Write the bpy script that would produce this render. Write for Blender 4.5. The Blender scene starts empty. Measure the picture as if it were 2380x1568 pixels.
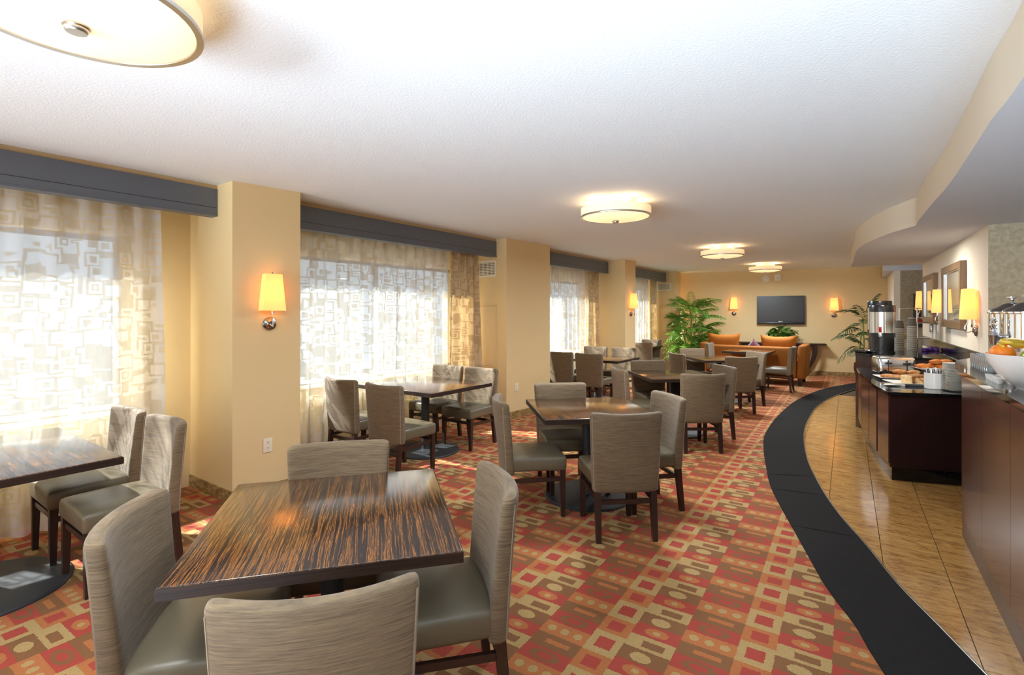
import bpy, bmesh, math, random
from mathutils import Vector, Matrix
R = random.Random(7)
SC = bpy.context.scene
COL = SC.collection
PI = math.pi

# ------------------------------------------------------------ camera, sky, sun, exposure
F, CX, HY, CZ = 1175.0, 1190.0, 724.0, 1.55          # focal length (px of a 2380 wide frame), eye height 1.55 m
cam = bpy.data.cameras.new('camera'); cam.sensor_width = 36.0; cam.lens = F / 2380 * 36
cam.shift_y = -(784 - HY) / 2380; cam.clip_start = 0.05; cam.clip_end = 200
co = bpy.data.objects.new('camera', cam); COL.objects.link(co)
co.location = (0, 0, CZ); co.rotation_euler = (PI / 2, 0, 0); SC.camera = co

TH = math.radians(35.5)                               # the room runs along U, V points from the window wall into it
UX, UY = math.sin(TH), math.cos(TH)
VX, VY = math.cos(TH), -math.sin(TH)
ROOM = PI / 2 - TH                                    # rotation that puts local +X on U (local +Y then points to the windows)
def uv(u, v): return (UX * u + VX * v, UY * u + VY * v)

w = bpy.data.worlds.new('World'); SC.world = w; w.use_nodes = True
wn, wl = w.node_tree.nodes, w.node_tree.links
tc = wn.new('ShaderNodeTexCoord'); sp = wn.new('ShaderNodeSeparateXYZ'); wl.new(tc.outputs['Generated'], sp.inputs[0])
cr = wn.new('ShaderNodeValToRGB'); wl.new(sp.outputs['Z'], cr.inputs[0])
el = cr.color_ramp.elements
el[0].position = 0.0; el[0].color = (1.15, 1.24, 1.32, 1)
el[1].position = 0.06; el[1].color = (0.86, 0.94, 1.0, 1)
e2 = el.new(0.55); e2.color = (0.55, 0.74, 1.0, 1)
bg = wn['Background']; wl.new(cr.outputs[0], bg.inputs[0]); bg.inputs[1].default_value = SKY = 0.80
sun = bpy.data.lights.new('sun', 'SUN'); sun.energy = 44.0; sun.angle = 0.02; sun.color = (1.0, 0.985, 0.96)
so = bpy.data.objects.new('sun', sun); COL.objects.link(so)
d = Vector((UX * 0.40 + VX, UY * 0.40 + VY, -0.90)); so.rotation_euler = d.to_track_quat('-Z', 'Y').to_euler(); so.location = (-8, 3, 9)

SC.view_settings.view_transform = 'Standard'; SC.view_settings.look = 'None'
SC.view_settings.exposure = 0.55; SC.view_settings.gamma = 1.0; SC.view_settings.use_curve_mapping = False
cy = SC.cycles
cy.max_bounces = 10; cy.diffuse_bounces = 5; cy.glossy_bounces = 4; cy.transmission_bounces = 6; cy.transparent_max_bounces = 16
cy.sample_clamp_indirect = 6.0; cy.use_denoising = True; cy.caustics_reflective = False; cy.caustics_refractive = False
def point_light(name, loc, e, col, r=0.04):
    l = bpy.data.lights.new(name, 'POINT'); l.energy = e; l.color = col; l.shadow_soft_size = r
    o = bpy.data.objects.new(name, l); COL.objects.link(o); o.location = loc; return o
def disk_light(name, loc, e, col, size, up=False, spread=PI):
    l = bpy.data.lights.new(name, 'AREA'); l.shape = 'DISK'; l.size = size; l.energy = e; l.color = col; l.spread = spread
    o = bpy.data.objects.new(name, l); COL.objects.link(o); o.location = loc
    if up: o.rotation_euler = (PI, 0, 0)
    return o

# added fill lights behind the camera, not room lamps; two bounce off the ceiling
def fill_light(name, loc, aim, e, sx, sy, col=(1.0, 0.97, 0.93)):
    l = bpy.data.lights.new(name, 'AREA'); l.shape = 'RECTANGLE'; l.size = sx; l.size_y = sy; l.energy = e; l.color = col
    o = bpy.data.objects.new(name, l); COL.objects.link(o); o.location = loc
    o.rotation_euler = Vector(aim).to_track_quat('-Z', 'Y').to_euler(); return o
fill_light('fill_light', (*uv(-4.6, 0.2), 1.0), (UX * 0.8 - VX * 0.02, UY * 0.8 - VY * 0.02, 0.36), 128, 8.5, 1.4, (0.72, 0.87, 1.0)).data.spread = math.radians(48)
fill_light('fill_light', (*uv(-1.2, 0.2), 0.5), (UX * 0.8, UY * 0.8, 0.85), 60, 4.0, 1.2, (0.72, 0.87, 1.0)).data.spread = math.radians(95)

fill_light('fill_light', (*uv(-4.2, -4.5), 1.46), (VX * 0.8 + UX * 0.6, VY * 0.8 + UY * 0.6, 0.05), 150, 3.0, 1.4, (0.80, 0.90, 1.0))  # added fill imitating daylight from the unseen window beside it

# ------------------------------------------------------------ geometry helpers
def P(px, py, z):                                     # where a sight line meets height z
    Y = F * (CZ - z) / (py - HY); return ((px - CX) / F * Y, Y)
def on_line(px, a, b):                                # where a sight line's vertical plane meets the wall line a-b
    k = (px - CX) / F; dx, dy = b[0] - a[0], b[1] - a[1]
    t = (k * a[1] - a[0]) / (dx - k * dy); return (a[0] + dx * t, a[1] + dy * t)
def zat(py, Y): return CZ - (py - HY) * Y / F

def merge(*gs):
    V, Fc = [], []
    for v, f in gs:
        n = len(V); V += list(v); Fc += [tuple(i + n for i in q) for q in f]
    return V, Fc
def weld(V, Fc, nd=5):
    key, mp, out = {}, [], []
    for p in V:
        k = (round(p[0], nd), round(p[1], nd), round(p[2], nd))
        if k not in key: key[k] = len(out); out.append(p)
        mp.append(key[k])
    fs = []
    for q in Fc:
        r = []
        for i in q:
            j = mp[i]
            if j not in r: r.append(j)
        if len(r) > 2: fs.append(tuple(r))
    return out, fs
def move(g, t=(0, 0, 0), rz=0, rx=0, ry=0, s=1):
    m = Matrix.Translation(t) @ Matrix.Rotation(rz, 4, 'Z') @ Matrix.Rotation(ry, 4, 'Y') @ Matrix.Rotation(rx, 4, 'X')
    if not isinstance(s, (tuple, list)): s = (s, s, s)
    return [tuple(m @ Vector((p[0] * s[0], p[1] * s[1], p[2] * s[2]))) for p in g[0]], g[1]
def warp(g, fn): return [tuple(fn(*p)) for p in g[0]], g[1]
def box(cx, cy, cz, sx, sy, sz):
    a, b, c = sx / 2, sy / 2, sz / 2
    V = [(cx + i * a, cy + j * b, cz + k * c) for k in (-1, 1) for j in (-1, 1) for i in (-1, 1)]
    return V, [(0, 2, 3, 1), (4, 5, 7, 6), (0, 1, 5, 4), (2, 6, 7, 3), (0, 4, 6, 2), (1, 3, 7, 5)]
def taper(p0, p1, s0, s1):                            # square bar from p0 to p1
    V = [(p[0] + i * s / 2, p[1] + j * s / 2, p[2]) for p, s in ((p0, s0), (p1, s1)) for j in (-1, 1) for i in (-1, 1)]
    f = [(0, 2, 3, 1), (4, 5, 7, 6), (0, 1, 5, 4), (2, 6, 7, 3), (0, 4, 6, 2), (1, 3, 7, 5)]
    if p1[2] < p0[2]: f = [q[::-1] for q in f]
    return V, f
def bar(p0, p1, w_, h_):                              # rectangular bar between two points, h_ vertical
    d_ = Vector(p1) - Vector(p0); n = Vector((-d_.y, d_.x, 0)); n = n.normalized() if n.length > 1e-6 else Vector((1, 0, 0))
    up = n.cross(d_).normalized()
    if up.z < 0: up = -up; n = -n
    V = []
    for p in (Vector(p0), Vector(p1)):
        for a, b in ((-1, -1), (1, -1), (1, 1), (-1, 1)): V.append(tuple(p + n * a * w_ / 2 + up * b * h_ / 2))
    return fixn((V, [(0, 1, 2, 3), (7, 6, 5, 4), (0, 4, 5, 1), (1, 5, 6, 2), (2, 6, 7, 3), (3, 7, 4, 0)]))
def fixn(g): return g
def rbox(sx, sy, sz, r, n=(4, 4, 4)):                 # box with rounded edges, centred
    h = (sx / 2, sy / 2, sz / 2); r = min(r, *h) * 0.999
    ax = []
    for i in range(3):
        a = h[i]; L = [-a, -a + r * 0.35, -a + r]
        m = n[i]
        L += [(-a + r) + (2 * a - 2 * r) * k / m for k in range(1, m)]
        L += [a - r, a - r * 0.35, a]; ax.append(L)
    def pr(p):
        q = [max(-(h[i] - r), min(h[i] - r, p[i])) for i in range(3)]
        d_ = Vector((p[0] - q[0], p[1] - q[1], p[2] - q[2]))
        if d_.length > 1e-9: d_ = d_.normalized() * r
        return (q[0] + d_.x, q[1] + d_.y, q[2] + d_.z)
    V, Fc = [], []
    for a in range(3):
        b, c = (a + 1) % 3, (a + 2) % 3
        for s in (-1, 1):
            n0 = len(V); B, C = ax[b], ax[c]
            for y in C:
                for x in B:
                    p = [0, 0, 0]; p[a] = s * h[a]; p[b] = x; p[c] = y; V.append(pr(p))
            k = len(B)
            for j in range(len(C) - 1):
                for i in range(k - 1):
                    q = (n0 + j * k + i, n0 + j * k + i + 1, n0 + (j + 1) * k + i + 1, n0 + (j + 1) * k + i)
                    Fc.append(q if s > 0 else q[::-1])
    return weld(V, Fc)
def lathe(prof, n=24, cx=0, cy=0):
    V, Fc = [], []
    for r, z in prof:
        for k in range(n):
            a = 2 * PI * k / n; V.append((cx + r * math.cos(a), cy + r * math.sin(a), z))
    for j in range(len(prof) - 1):
        for k in range(n):
            k2 = (k + 1) % n; Fc.append((j * n + k, j * n + k2, (j + 1) * n + k2, (j + 1) * n + k))
    return weld(V, Fc)
def cyl(r, z0, z1, n=20, cx=0, cy=0, b=0.0):
    if b: return lathe([(0, z0), (r - b, z0), (r, z0 + b), (r, z1 - b), (r - b, z1), (0, z1)], n, cx, cy)
    return lathe([(0, z0), (r, z0), (r, z1), (0, z1)], n, cx, cy)
def tube(path, r, n=8, close=False):
    pts = [Vector(p) for p in path]; V, Fc = [], []
    rr = r if isinstance(r, (list, tuple)) else [r] * len(pts)
    nrm = None
    for i, p in enumerate(pts):
        t = (pts[min(i + 1, len(pts) - 1)] - pts[max(i - 1, 0)]).normalized()
        if nrm is None:
            nrm = t.orthogonal().normalized()
        nrm = (nrm - t * nrm.dot(t)).normalized(); b = t.cross(nrm)
        for k in range(n):
            a = 2 * PI * k / n; V.append(tuple(p + (nrm * math.cos(a) + b * math.sin(a)) * rr[i]))
    for i in range(len(pts) - 1):
        for k in range(n):
            k2 = (k + 1) % n; Fc.append((i * n + k, i * n + k2, (i + 1) * n + k2, (i + 1) * n + k))
    if not close:
        Fc.append(tuple(range(n))[::-1]); Fc.append(tuple((len(pts) - 1) * n + k for k in range(n)))
    return V, Fc
def area2(p): return sum(p[i][0] * p[(i + 1) % len(p)][1] - p[(i + 1) % len(p)][0] * p[i][1] for i in range(len(p)))
def prism(poly, z0, z1):
    if area2(poly) < 0: poly = poly[::-1]
    n = len(poly); V = [(x, y, z0) for x, y in poly] + [(x, y, z1) for x, y in poly]
    return V, [tuple(range(n))[::-1], tuple(range(n, 2 * n))] + [(i, (i + 1) % n, n + (i + 1) % n, n + i) for i in range(n)]
def smooth_line(pts, k=6):
    out = []
    for i in range(len(pts) - 1):
        p0, p1, p2, p3 = (Vector(pts[max(0, min(len(pts) - 1, j))]) for j in (i - 1, i, i + 1, i + 2))
        for s in range(k):
            t = s / k
            out.append(tuple(0.5 * ((2 * p1) + (p2 - p0) * t + (2 * p0 - 5 * p1 + 4 * p2 - p3) * t * t + (3 * p1 - p0 - 3 * p2 + p3) * t ** 3)))
    out.append(tuple(pts[-1])); return out

def obj(name, g, m, parent=None, label=None, ang=35, flat=False, loc=None, rz=0):
    me = bpy.data.meshes.new(name); me.from_pydata([tuple(v) for v in g[0]], [], [tuple(f) for f in g[1]])
    ms = m if isinstance(m, (list, tuple)) else [m]
    for x in ms: me.materials.append(x)
    b = bmesh.new(); b.from_mesh(me); bmesh.ops.recalc_face_normals(b, faces=b.faces); b.to_mesh(me); b.free()
    if not flat:
        me.shade_smooth(); me.set_sharp_from_angle(angle=math.radians(ang))
    me.update()
    o = bpy.data.objects.new(name, me); COL.objects.link(o)
    if parent: o.parent = parent
    if label: o['label'] = label
    if loc: o.location = loc
    o.rotation_euler.z = rz
    return o
def tag(o, label, cat, group=None):
    o['label'] = label; o['category'] = cat
    if group: o['group'] = group
    return o
def thing(name, label, cat, loc=(0, 0, 0), rz=0, group=None):
    o = bpy.data.objects.new(name, None); o.empty_display_size = 0.1; COL.objects.link(o)
    o.location = loc if len(loc) == 3 else (loc[0], loc[1], 0); o.rotation_euler.z = rz
    return tag(o, label, cat, group)
def struct(name, g, m, parent=None, **k):
    o = obj(name, g, m, parent, **k)
    if not parent: o['kind'] = 'structure'
    return o
def dup(root, loc=None, rz=None, label=None, group=None, scale=None):
    r = root.copy(); COL.objects.link(r)
    if loc: r.location = loc if len(loc) == 3 else (loc[0], loc[1], 0)
    if rz is not None: r.rotation_euler.z = rz
    if scale: r.scale = scale
    if label: r['label'] = label
    if group: r['group'] = group
    for ch in list(root.children):
        c = ch.copy(); COL.objects.link(c); c.parent = r
        for g in list(ch.children):
            d_ = g.copy(); COL.objects.link(d_); d_.parent = c
    return r

# ------------------------------------------------------------ materials
def srgb(r, g, b):
    f = lambda c: (c / 255 / 12.92) if c / 255 <= 0.04045 else ((c / 255 + 0.055) / 1.055) ** 2.4
    return (f(r), f(g), f(b), 1)
class NT:
    def __init__(s, name):
        s.m = bpy.data.materials.new(name); s.m.use_nodes = True; s.t = s.m.node_tree; s.n = s.t.nodes; s.l = s.t.links
        s.b = s.n['Principled BSDF']; s.out = s.n['Material Output']
    def put(s, sock, x):
        if isinstance(x, bpy.types.NodeSocket): s.l.new(x, sock)
        elif x is not None: sock.default_value = x
    def f(s, op, a, b=None, c=None, clamp=False):
        n = s.n.new('ShaderNodeMath'); n.operation = op; n.use_clamp = clamp
        for i, x in enumerate((a, b, c)): s.put(n.inputs[i], x)
        return n.outputs[0]
    def mix(s, fac, a, b):
        n = s.n.new('ShaderNodeMix'); n.data_type = 'RGBA'
        s.put(n.inputs['Factor'], fac); s.put(n.inputs[6], a); s.put(n.inputs[7], b); return n.outputs[2]
    def co(s, kind='Object', scale=(1, 1, 1), rot=(0, 0, 0)):
        t = s.n.new('ShaderNodeTexCoord'); mp = s.n.new('ShaderNodeMapping'); s.l.new(t.outputs[kind], mp.inputs[0])
        mp.inputs['Scale'].default_value = scale; mp.inputs['Rotation'].default_value = rot; return mp.outputs[0]
    def xyz(s, v):
        n = s.n.new('ShaderNodeSeparateXYZ'); s.l.new(v, n.inputs[0]); return n.outputs
    def noise(s, v, scale=5, detail=2, rough=0.5, dist=0.0):
        n = s.n.new('ShaderNodeTexNoise'); s.put(n.inputs['Vector'], v); n.inputs['Scale'].default_value = scale
        n.inputs['Detail'].default_value = detail; n.inputs['Roughness'].default_value = rough; n.inputs['Distortion'].default_value = dist
        return n.outputs['Fac']
    def ramp(s, fac, stops):
        n = s.n.new('ShaderNodeValToRGB'); s.put(n.inputs[0], fac); e = n.color_ramp.elements
        while len(e) < len(stops): e.new(0.5)
        for i, (p, c) in enumerate(stops): e[i].position = p; e[i].color = c
        return n.outputs[0]
    def bump(s, h, strength=0.3, dist=0.01):
        n = s.n.new('ShaderNodeBump'); n.inputs['Strength'].default_value = strength; n.inputs['Distance'].default_value = dist
        s.put(n.inputs['Height'], h); s.l.new(n.outputs[0], s.b.inputs['Normal'])
    def set(s, col=None, rough=None, metal=None, **k):
        if col is not None: s.put(s.b.inputs['Base Color'], col)
        if rough is not None: s.put(s.b.inputs['Roughness'], rough)
        if metal is not None: s.put(s.b.inputs['Metallic'], metal)
        for a, v in k.items(): s.put(s.b.inputs[a.replace('_', ' ')], v)
        return s.m
def plain(name, col, rough=0.5, metal=0.0, var=0.06, sc=8.0, bump=0.0, **k):
    t = NT(name); v = t.co()
    n = t.noise(v, sc, 3)
    c2 = tuple(c * (1 - var * 2) for c in col[:3]) + (1,); c1 = tuple(min(1, c * (1 + var)) for c in col[:3]) + (1,)
    if bump: t.bump(t.noise(v, sc * 12, 2), bump, 0.004)
    return t.set(t.mix(n, c2, c1), rough, metal, **k)

M = {}
M['wall'] = plain('cream_wall_paint', srgb(226, 199, 148), 0.75, var=0.012, sc=2, bump=0.06)
M['wall_pale'] = plain('pale_wall_paint', srgb(240, 232, 214), 0.75, var=0.012, sc=2, bump=0.05)
t = NT('taupe_wallpaper'); v = t.co(scale=(1, 1, 1)); n = t.noise(v, 26, 5, 0.7)
t.bump(t.noise(v, 60, 4, 0.7), 0.25, 0.004); M['wallpaper'] = t.set(t.ramp(n, [(0.3, srgb(150, 136, 112)), (0.7, srgb(184, 170, 142))]), 0.8)
t = NT('stippled_ceiling_paint'); v = t.co(); t.bump(t.noise(v, 70, 5, 0.65), 0.35, 0.006)
M['ceiling'] = t.set(srgb(238, 243, 245), 0.85)
M['fascia'] = plain('cream_fascia_paint', srgb(233, 222, 200), 0.8, var=0.01, sc=2)
M['soffit'] = plain('soffit_paint', srgb(214, 217, 222), 0.8, var=0.01, sc=2)
t = NT('granite_baseboard'); v = t.co(scale=(1, 1, 2)); n = t.noise(v, 14, 6, 0.7)
M['granite_base'] = t.set(t.ramp(n, [(0.3, srgb(96, 76, 44)), (0.5, srgb(150, 122, 78)), (0.7, srgb(184, 160, 112))]), 0.25)
M['valance'] = plain('charcoal_blue_valance', srgb(98, 105, 116), 0.42, var=0.02)
M['valance_line'] = plain('valance_seam_dark', srgb(42, 44, 50), 0.5)
M['metal_edge'] = plain('brushed_edge_strip', srgb(200, 196, 190), 0.3, 1.0)
M['chrome'] = plain('chrome', (0.82, 0.82, 0.84, 1), 0.06, 1.0, var=0.0)
M['steel'] = plain('stainless_steel', (0.62, 0.61, 0.6, 1), 0.2, 1.0, var=0.03)
M['dark_steel'] = plain('dark_lid_steel', (0.25, 0.25, 0.26, 1), 0.25, 1.0, var=0.03)
M['nickel'] = plain('dark_nickel', (0.35, 0.33, 0.31, 1), 0.18, 1.0, var=0.02)
M['black'] = plain('black_plastic', srgb(26, 26, 29), 0.28)
M['iron'] = plain('black_cast_iron', srgb(44, 46, 50), 0.5, bump=0.1, sc=20)
M['screen'] = plain('television_screen', srgb(44, 41, 38), 0.35, var=0.0)
M['white_plastic'] = plain('ivory_plastic', srgb(236, 226, 202), 0.4, var=0.01)
M['china'] = plain('white_china', srgb(246, 245, 240), 0.12, var=0.005)
M['paper'] = plain('white_paper', srgb(240, 236, 226), 0.8, var=0.02)
M['tan_gap'] = plain('tan_head_trim', srgb(196, 170, 128), 0.7)

def fabric(name, dark, light, sx=7, sz=230):
    t = NT(name); v = t.co(scale=(sx, sx, sz))
    n = t.noise(v, 1.0, 4, 0.75); n2 = t.noise(t.co(scale=(sx * 2, sx * 2, sz * 2.3)), 1.0, 3, 0.7)
    f = t.f('ADD', t.f('MULTIPLY', n, 0.6), t.f('MULTIPLY', n2, 0.4))
    t.bump(f, 0.35, 0.004)
    return t.set(t.ramp(f, [(0.33, dark), (0.5, tuple((a + b) / 2 for a, b in zip(dark, light))), (0.67, light)]), 0.75, Sheen_Weight=0.15)
M['chair_fabric'] = fabric('ribbed_taupe_chenille', srgb(70, 55, 38), srgb(138, 115, 84))
M['piping'] = plain('taupe_piping', srgb(150, 134, 112), 0.7)
M['leather'] = plain('sage_grey_leather', srgb(100, 90, 71), 0.34, var=0.02, bump=0.06, sc=10)
M['leg_wood'] = plain('espresso_leg_wood', srgb(50, 32, 27), 0.32, var=0.15, sc=14)
def zebra(name, c0, c1, c2, rough, sx=78.0):
    t = NT(name); v = t.co(scale=(sx, 1.3, sx)); wv = t.noise(t.co(scale=(14, 4, 14)), 1.0, 3)
    vm = t.n.new('ShaderNodeVectorMath'); vm.operation = 'ADD'; t.l.new(v, vm.inputs[0])
    cb = t.n.new('ShaderNodeCombineXYZ'); t.put(cb.inputs[0], t.f('MULTIPLY', wv, 1.3)); t.l.new(cb.outputs[0], vm.inputs[1])
    n = t.noise(vm.outputs[0], 1.0, 5, 0.78); big = t.noise(t.co(scale=(4, 0.5, 4)), 1.0, 2)
    f = t.f('ADD', n, t.f('MULTIPLY', t.f('SUBTRACT', big, 0.5), 0.22))
    t.set(t.ramp(f, [(0.42, c0), (0.50, c1), (0.535, c2), (0.565, c1), (0.62, c0)]), rough, Coat_Weight=0.7, Coat_Roughness=0.15)
    return t.m
M['zebra'] = zebra('zebrawood_table_top', srgb(22, 17, 18), srgb(50, 31, 22), srgb(158, 100, 40), 0.16)
t = NT('zebrawood_table_edge'); M['zebra_edge'] = t.set(t.ramp(t.noise(t.co(scale=(3, 3, 300)), 1.0, 3, 0.6), [(0.35, srgb(16, 11, 10)), (0.7, srgb(56, 35, 23))]), 0.45)
def panel_wood(name, a, b, rough):
    t = NT(name); n = t.noise(t.co(scale=(60, 60, 2.5)), 1.0, 4, 0.6)
    return t.set(t.mix(n, a, b), rough, Coat_Weight=0.3, Coat_Roughness=0.12)
M['panel_wood'] = panel_wood('mahogany_counter_veneer', srgb(46, 24, 22), srgb(84, 46, 38), 0.24)
M['dark_wood'] = panel_wood('dark_wenge_panel', srgb(34, 18, 18), srgb(54, 30, 28), 0.3)
t = NT('black_granite'); v = t.co(); n = t.noise(v, 160, 3, 0.6)
M['black_granite'] = t.set(t.ramp(n, [(0.55, srgb(20, 19, 20)), (0.72, srgb(52, 50, 48)), (0.8, srgb(120, 116, 108))]), 0.07)
t = NT('golden_granite_tile'); oi = t.n.new('ShaderNodeObjectInfo')
vm = t.n.new('ShaderNodeVectorMath'); vm.operation = 'ADD'; t.l.new(t.co(scale=(13, 3, 1)), vm.inputs[0])
cb = t.n.new('ShaderNodeCombineXYZ'); t.put(cb.inputs[0], t.f('MULTIPLY', oi.outputs['Random'], 40)); t.l.new(cb.outputs[0], vm.inputs[1])
n = t.noise(vm.outputs[0], 2.0, 7, 0.72, 0.8); n2 = t.noise(vm.outputs[0], 9.0, 5, 0.8)
f = t.f('ADD', t.f('MULTIPLY', n, 0.62), t.f('MULTIPLY', n2, 0.38))
c = t.ramp(f, [(0.34, srgb(58, 35, 18)), (0.43, srgb(142, 97, 50)), (0.51, srgb(180, 134, 74)), (0.68, srgb(208, 166, 102))])
M['tile'] = t.set(t.mix(t.f('MULTIPLY', oi.outputs['Random'], 0.22), c, srgb(168, 120, 66)), 0.14)
M['grout'] = plain('dark_grout', srgb(74, 56, 36), 0.8)
M['mat'] = plain('charcoal_runner_mat', srgb(42, 40, 39), 0.95, var=0.12, sc=60, bump=0.5, Specular_IOR_Level=0.1)
def velvet(name, c): return plain(name, c, 0.7, var=0.06, sc=6, Sheen_Weight=0.5)
M['orange'] = plain('burnt_orange_velvet', srgb(150, 86, 8), 0.8)
M['orange2'] = plain('orange_cushion_velvet', srgb(172, 98, 12), 0.8)
M['plum'] = velvet('plum_velvet', srgb(96, 34, 52))
M['soil'] = plain('potting_soil', srgb(52, 38, 28), 0.9, sc=40)
M['urn_glaze'] = plain('brown_glazed_pot', srgb(74, 44, 34), 0.15, var=0.1)
M['frame_wood'] = panel_wood('walnut_picture_frame', srgb(104, 78, 52), srgb(142, 112, 78), 0.35)
M['purple'] = plain('purple_packet', srgb(92, 52, 140), 0.35)
M['yellow'] = plain('yellow_packet', srgb(226, 186, 60), 0.5)
M['red'] = plain('red_plastic', srgb(186, 36, 30), 0.35)
M['cup'] = plain('grey_paper_cup', srgb(88, 80, 67), 0.6, var=0.03)
M['cup_rim'] = plain('white_cup_rim', srgb(228, 222, 208), 0.6)
def food(name, a, b, sc=14, rough=0.55, **k):
    t = NT(name); n = t.noise(t.co(), sc, 4, 0.6); t.bump(t.noise(t.co(), sc * 5, 3), 0.3, 0.004)
    return t.set(t.ramp(n, [(0.35, a), (0.65, b)]), rough, **k)
M['crust'] = food('bread_crust', srgb(164, 96, 40), srgb(222, 168, 98))
M['crumb'] = food('bread_crumb', srgb(222, 184, 124), srgb(244, 218, 166), 30)
M['croissant'] = food('croissant_crust', srgb(168, 84, 24), srgb(222, 142, 58), 10)
M['cake'] = food('nut_cake_crust', srgb(112, 68, 28), srgb(196, 140, 66), 40)
M['orange_skin'] = food('orange_peel', srgb(238, 120, 12), srgb(246, 140, 24), 40, 0.35)
M['apple'] = food('green_apple_skin', srgb(126, 160, 40), srgb(158, 186, 60), 6, 0.2)
M['banana'] = food('banana_peel', srgb(204, 164, 40), srgb(232, 198, 76), 9, 0.4)
def leafmat(name, a, b):
    t = NT(name); oi = t.n.new('ShaderNodeObjectInfo'); n = t.noise(t.co(), 12, 2)
    f = t.f('ADD', t.f('MULTIPLY', oi.outputs['Random'], 0.6), t.f('MULTIPLY', n, 0.5))
    c = t.mix(f, a, b); t.set(c, 0.4)
    tr = t.n.new('ShaderNodeBsdfTranslucent'); t.put(tr.inputs[0], c); ms = t.n.new('ShaderNodeMixShader'); ms.inputs[0].default_value = 0.3
    t.l.new(t.b.outputs[0], ms.inputs[1]); t.l.new(tr.outputs[0], ms.inputs[2]); t.l.new(ms.outputs[0], t.out.inputs[0]); return t.m
M['palm'] = leafmat('palm_leaf', srgb(46, 104, 34), srgb(146, 190, 70))
M['palm_dark'] = leafmat('dark_palm_leaf', srgb(34, 62, 34), srgb(84, 112, 56))
M['pothos'] = leafmat('pothos_leaf', srgb(44, 92, 34), srgb(132, 166, 74))
M['stem'] = plain('green_cane', srgb(128, 142, 64), 0.5)
def glassy(name, col, fac, rough=0.02):
    t = NT(name); tr = t.n.new('ShaderNodeBsdfTransparent'); tr.inputs[0].default_value = col
    gl = t.n.new('ShaderNodeBsdfGlossy'); gl.inputs['Roughness'].default_value = rough
    lw = t.n.new('ShaderNodeLayerWeight'); lw.inputs[0].default_value = 0.4
    ms = t.n.new('ShaderNodeMixShader'); t.put(ms.inputs[0], t.f('ADD', t.f('MULTIPLY', lw.outputs['Facing'], fac), 0.06))
    t.l.new(tr.outputs[0], ms.inputs[1]); t.l.new(gl.outputs[0], ms.inputs[2]); t.l.new(ms.outputs[0], t.out.inputs[0]); return t.m
M['glass'] = glassy('window_glass', (0.95, 0.98, 0.98, 1), 0.3)
M['tumbler'] = glassy('tumbler_glass', (0.9, 0.94, 0.94, 1), 1.3)
tb = M['tumbler'].node_tree; o_ = tb.nodes['Material Output']; src = o_.inputs[0].links[0].from_socket
dfn = tb.nodes.new('ShaderNodeBsdfDiffuse'); dfn.inputs[0].default_value = (0.95, 0.97, 0.97, 1); mx = tb.nodes.new('ShaderNodeMixShader'); mx.inputs[0].default_value = 0.2  # white diffuse mixed into the glass, standing in for its bright highlights
tb.links.new(src, mx.inputs[1]); tb.links.new(dfn.outputs[0], mx.inputs[2]); tb.links.new(mx.outputs[0], o_.inputs[0])
def lampshade(name, col, e, trans=0.5):
    t = NT(name); df = t.n.new('ShaderNodeBsdfDiffuse'); df.inputs[0].default_value = col
    tr = t.n.new('ShaderNodeBsdfTranslucent'); tr.inputs[0].default_value = col
    m1 = t.n.new('ShaderNodeMixShader'); m1.inputs[0].default_value = trans
    t.l.new(df.outputs[0], m1.inputs[1]); t.l.new(tr.outputs[0], m1.inputs[2])
    em = t.n.new('ShaderNodeEmission'); em.inputs[0].default_value = col; em.inputs[1].default_value = e
    ad = t.n.new('ShaderNodeAddShader'); t.l.new(m1.outputs[0], ad.inputs[0]); t.l.new(em.outputs[0], ad.inputs[1])
    t.l.new(ad.outputs[0], t.out.inputs[0]); return t.m
M['shade'] = lampshade('lit_sconce_shade', (1.0, 0.70, 0.30, 1), 0.27)
M['drum'] = lampshade('lit_ceiling_shade', (1.0, 0.86, 0.66, 1), 0.13, 0.3)
M['diffuser'] = lampshade('lit_ceiling_diffuser', (1.0, 0.84, 0.62, 1), 0.24, 0.3)

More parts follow.
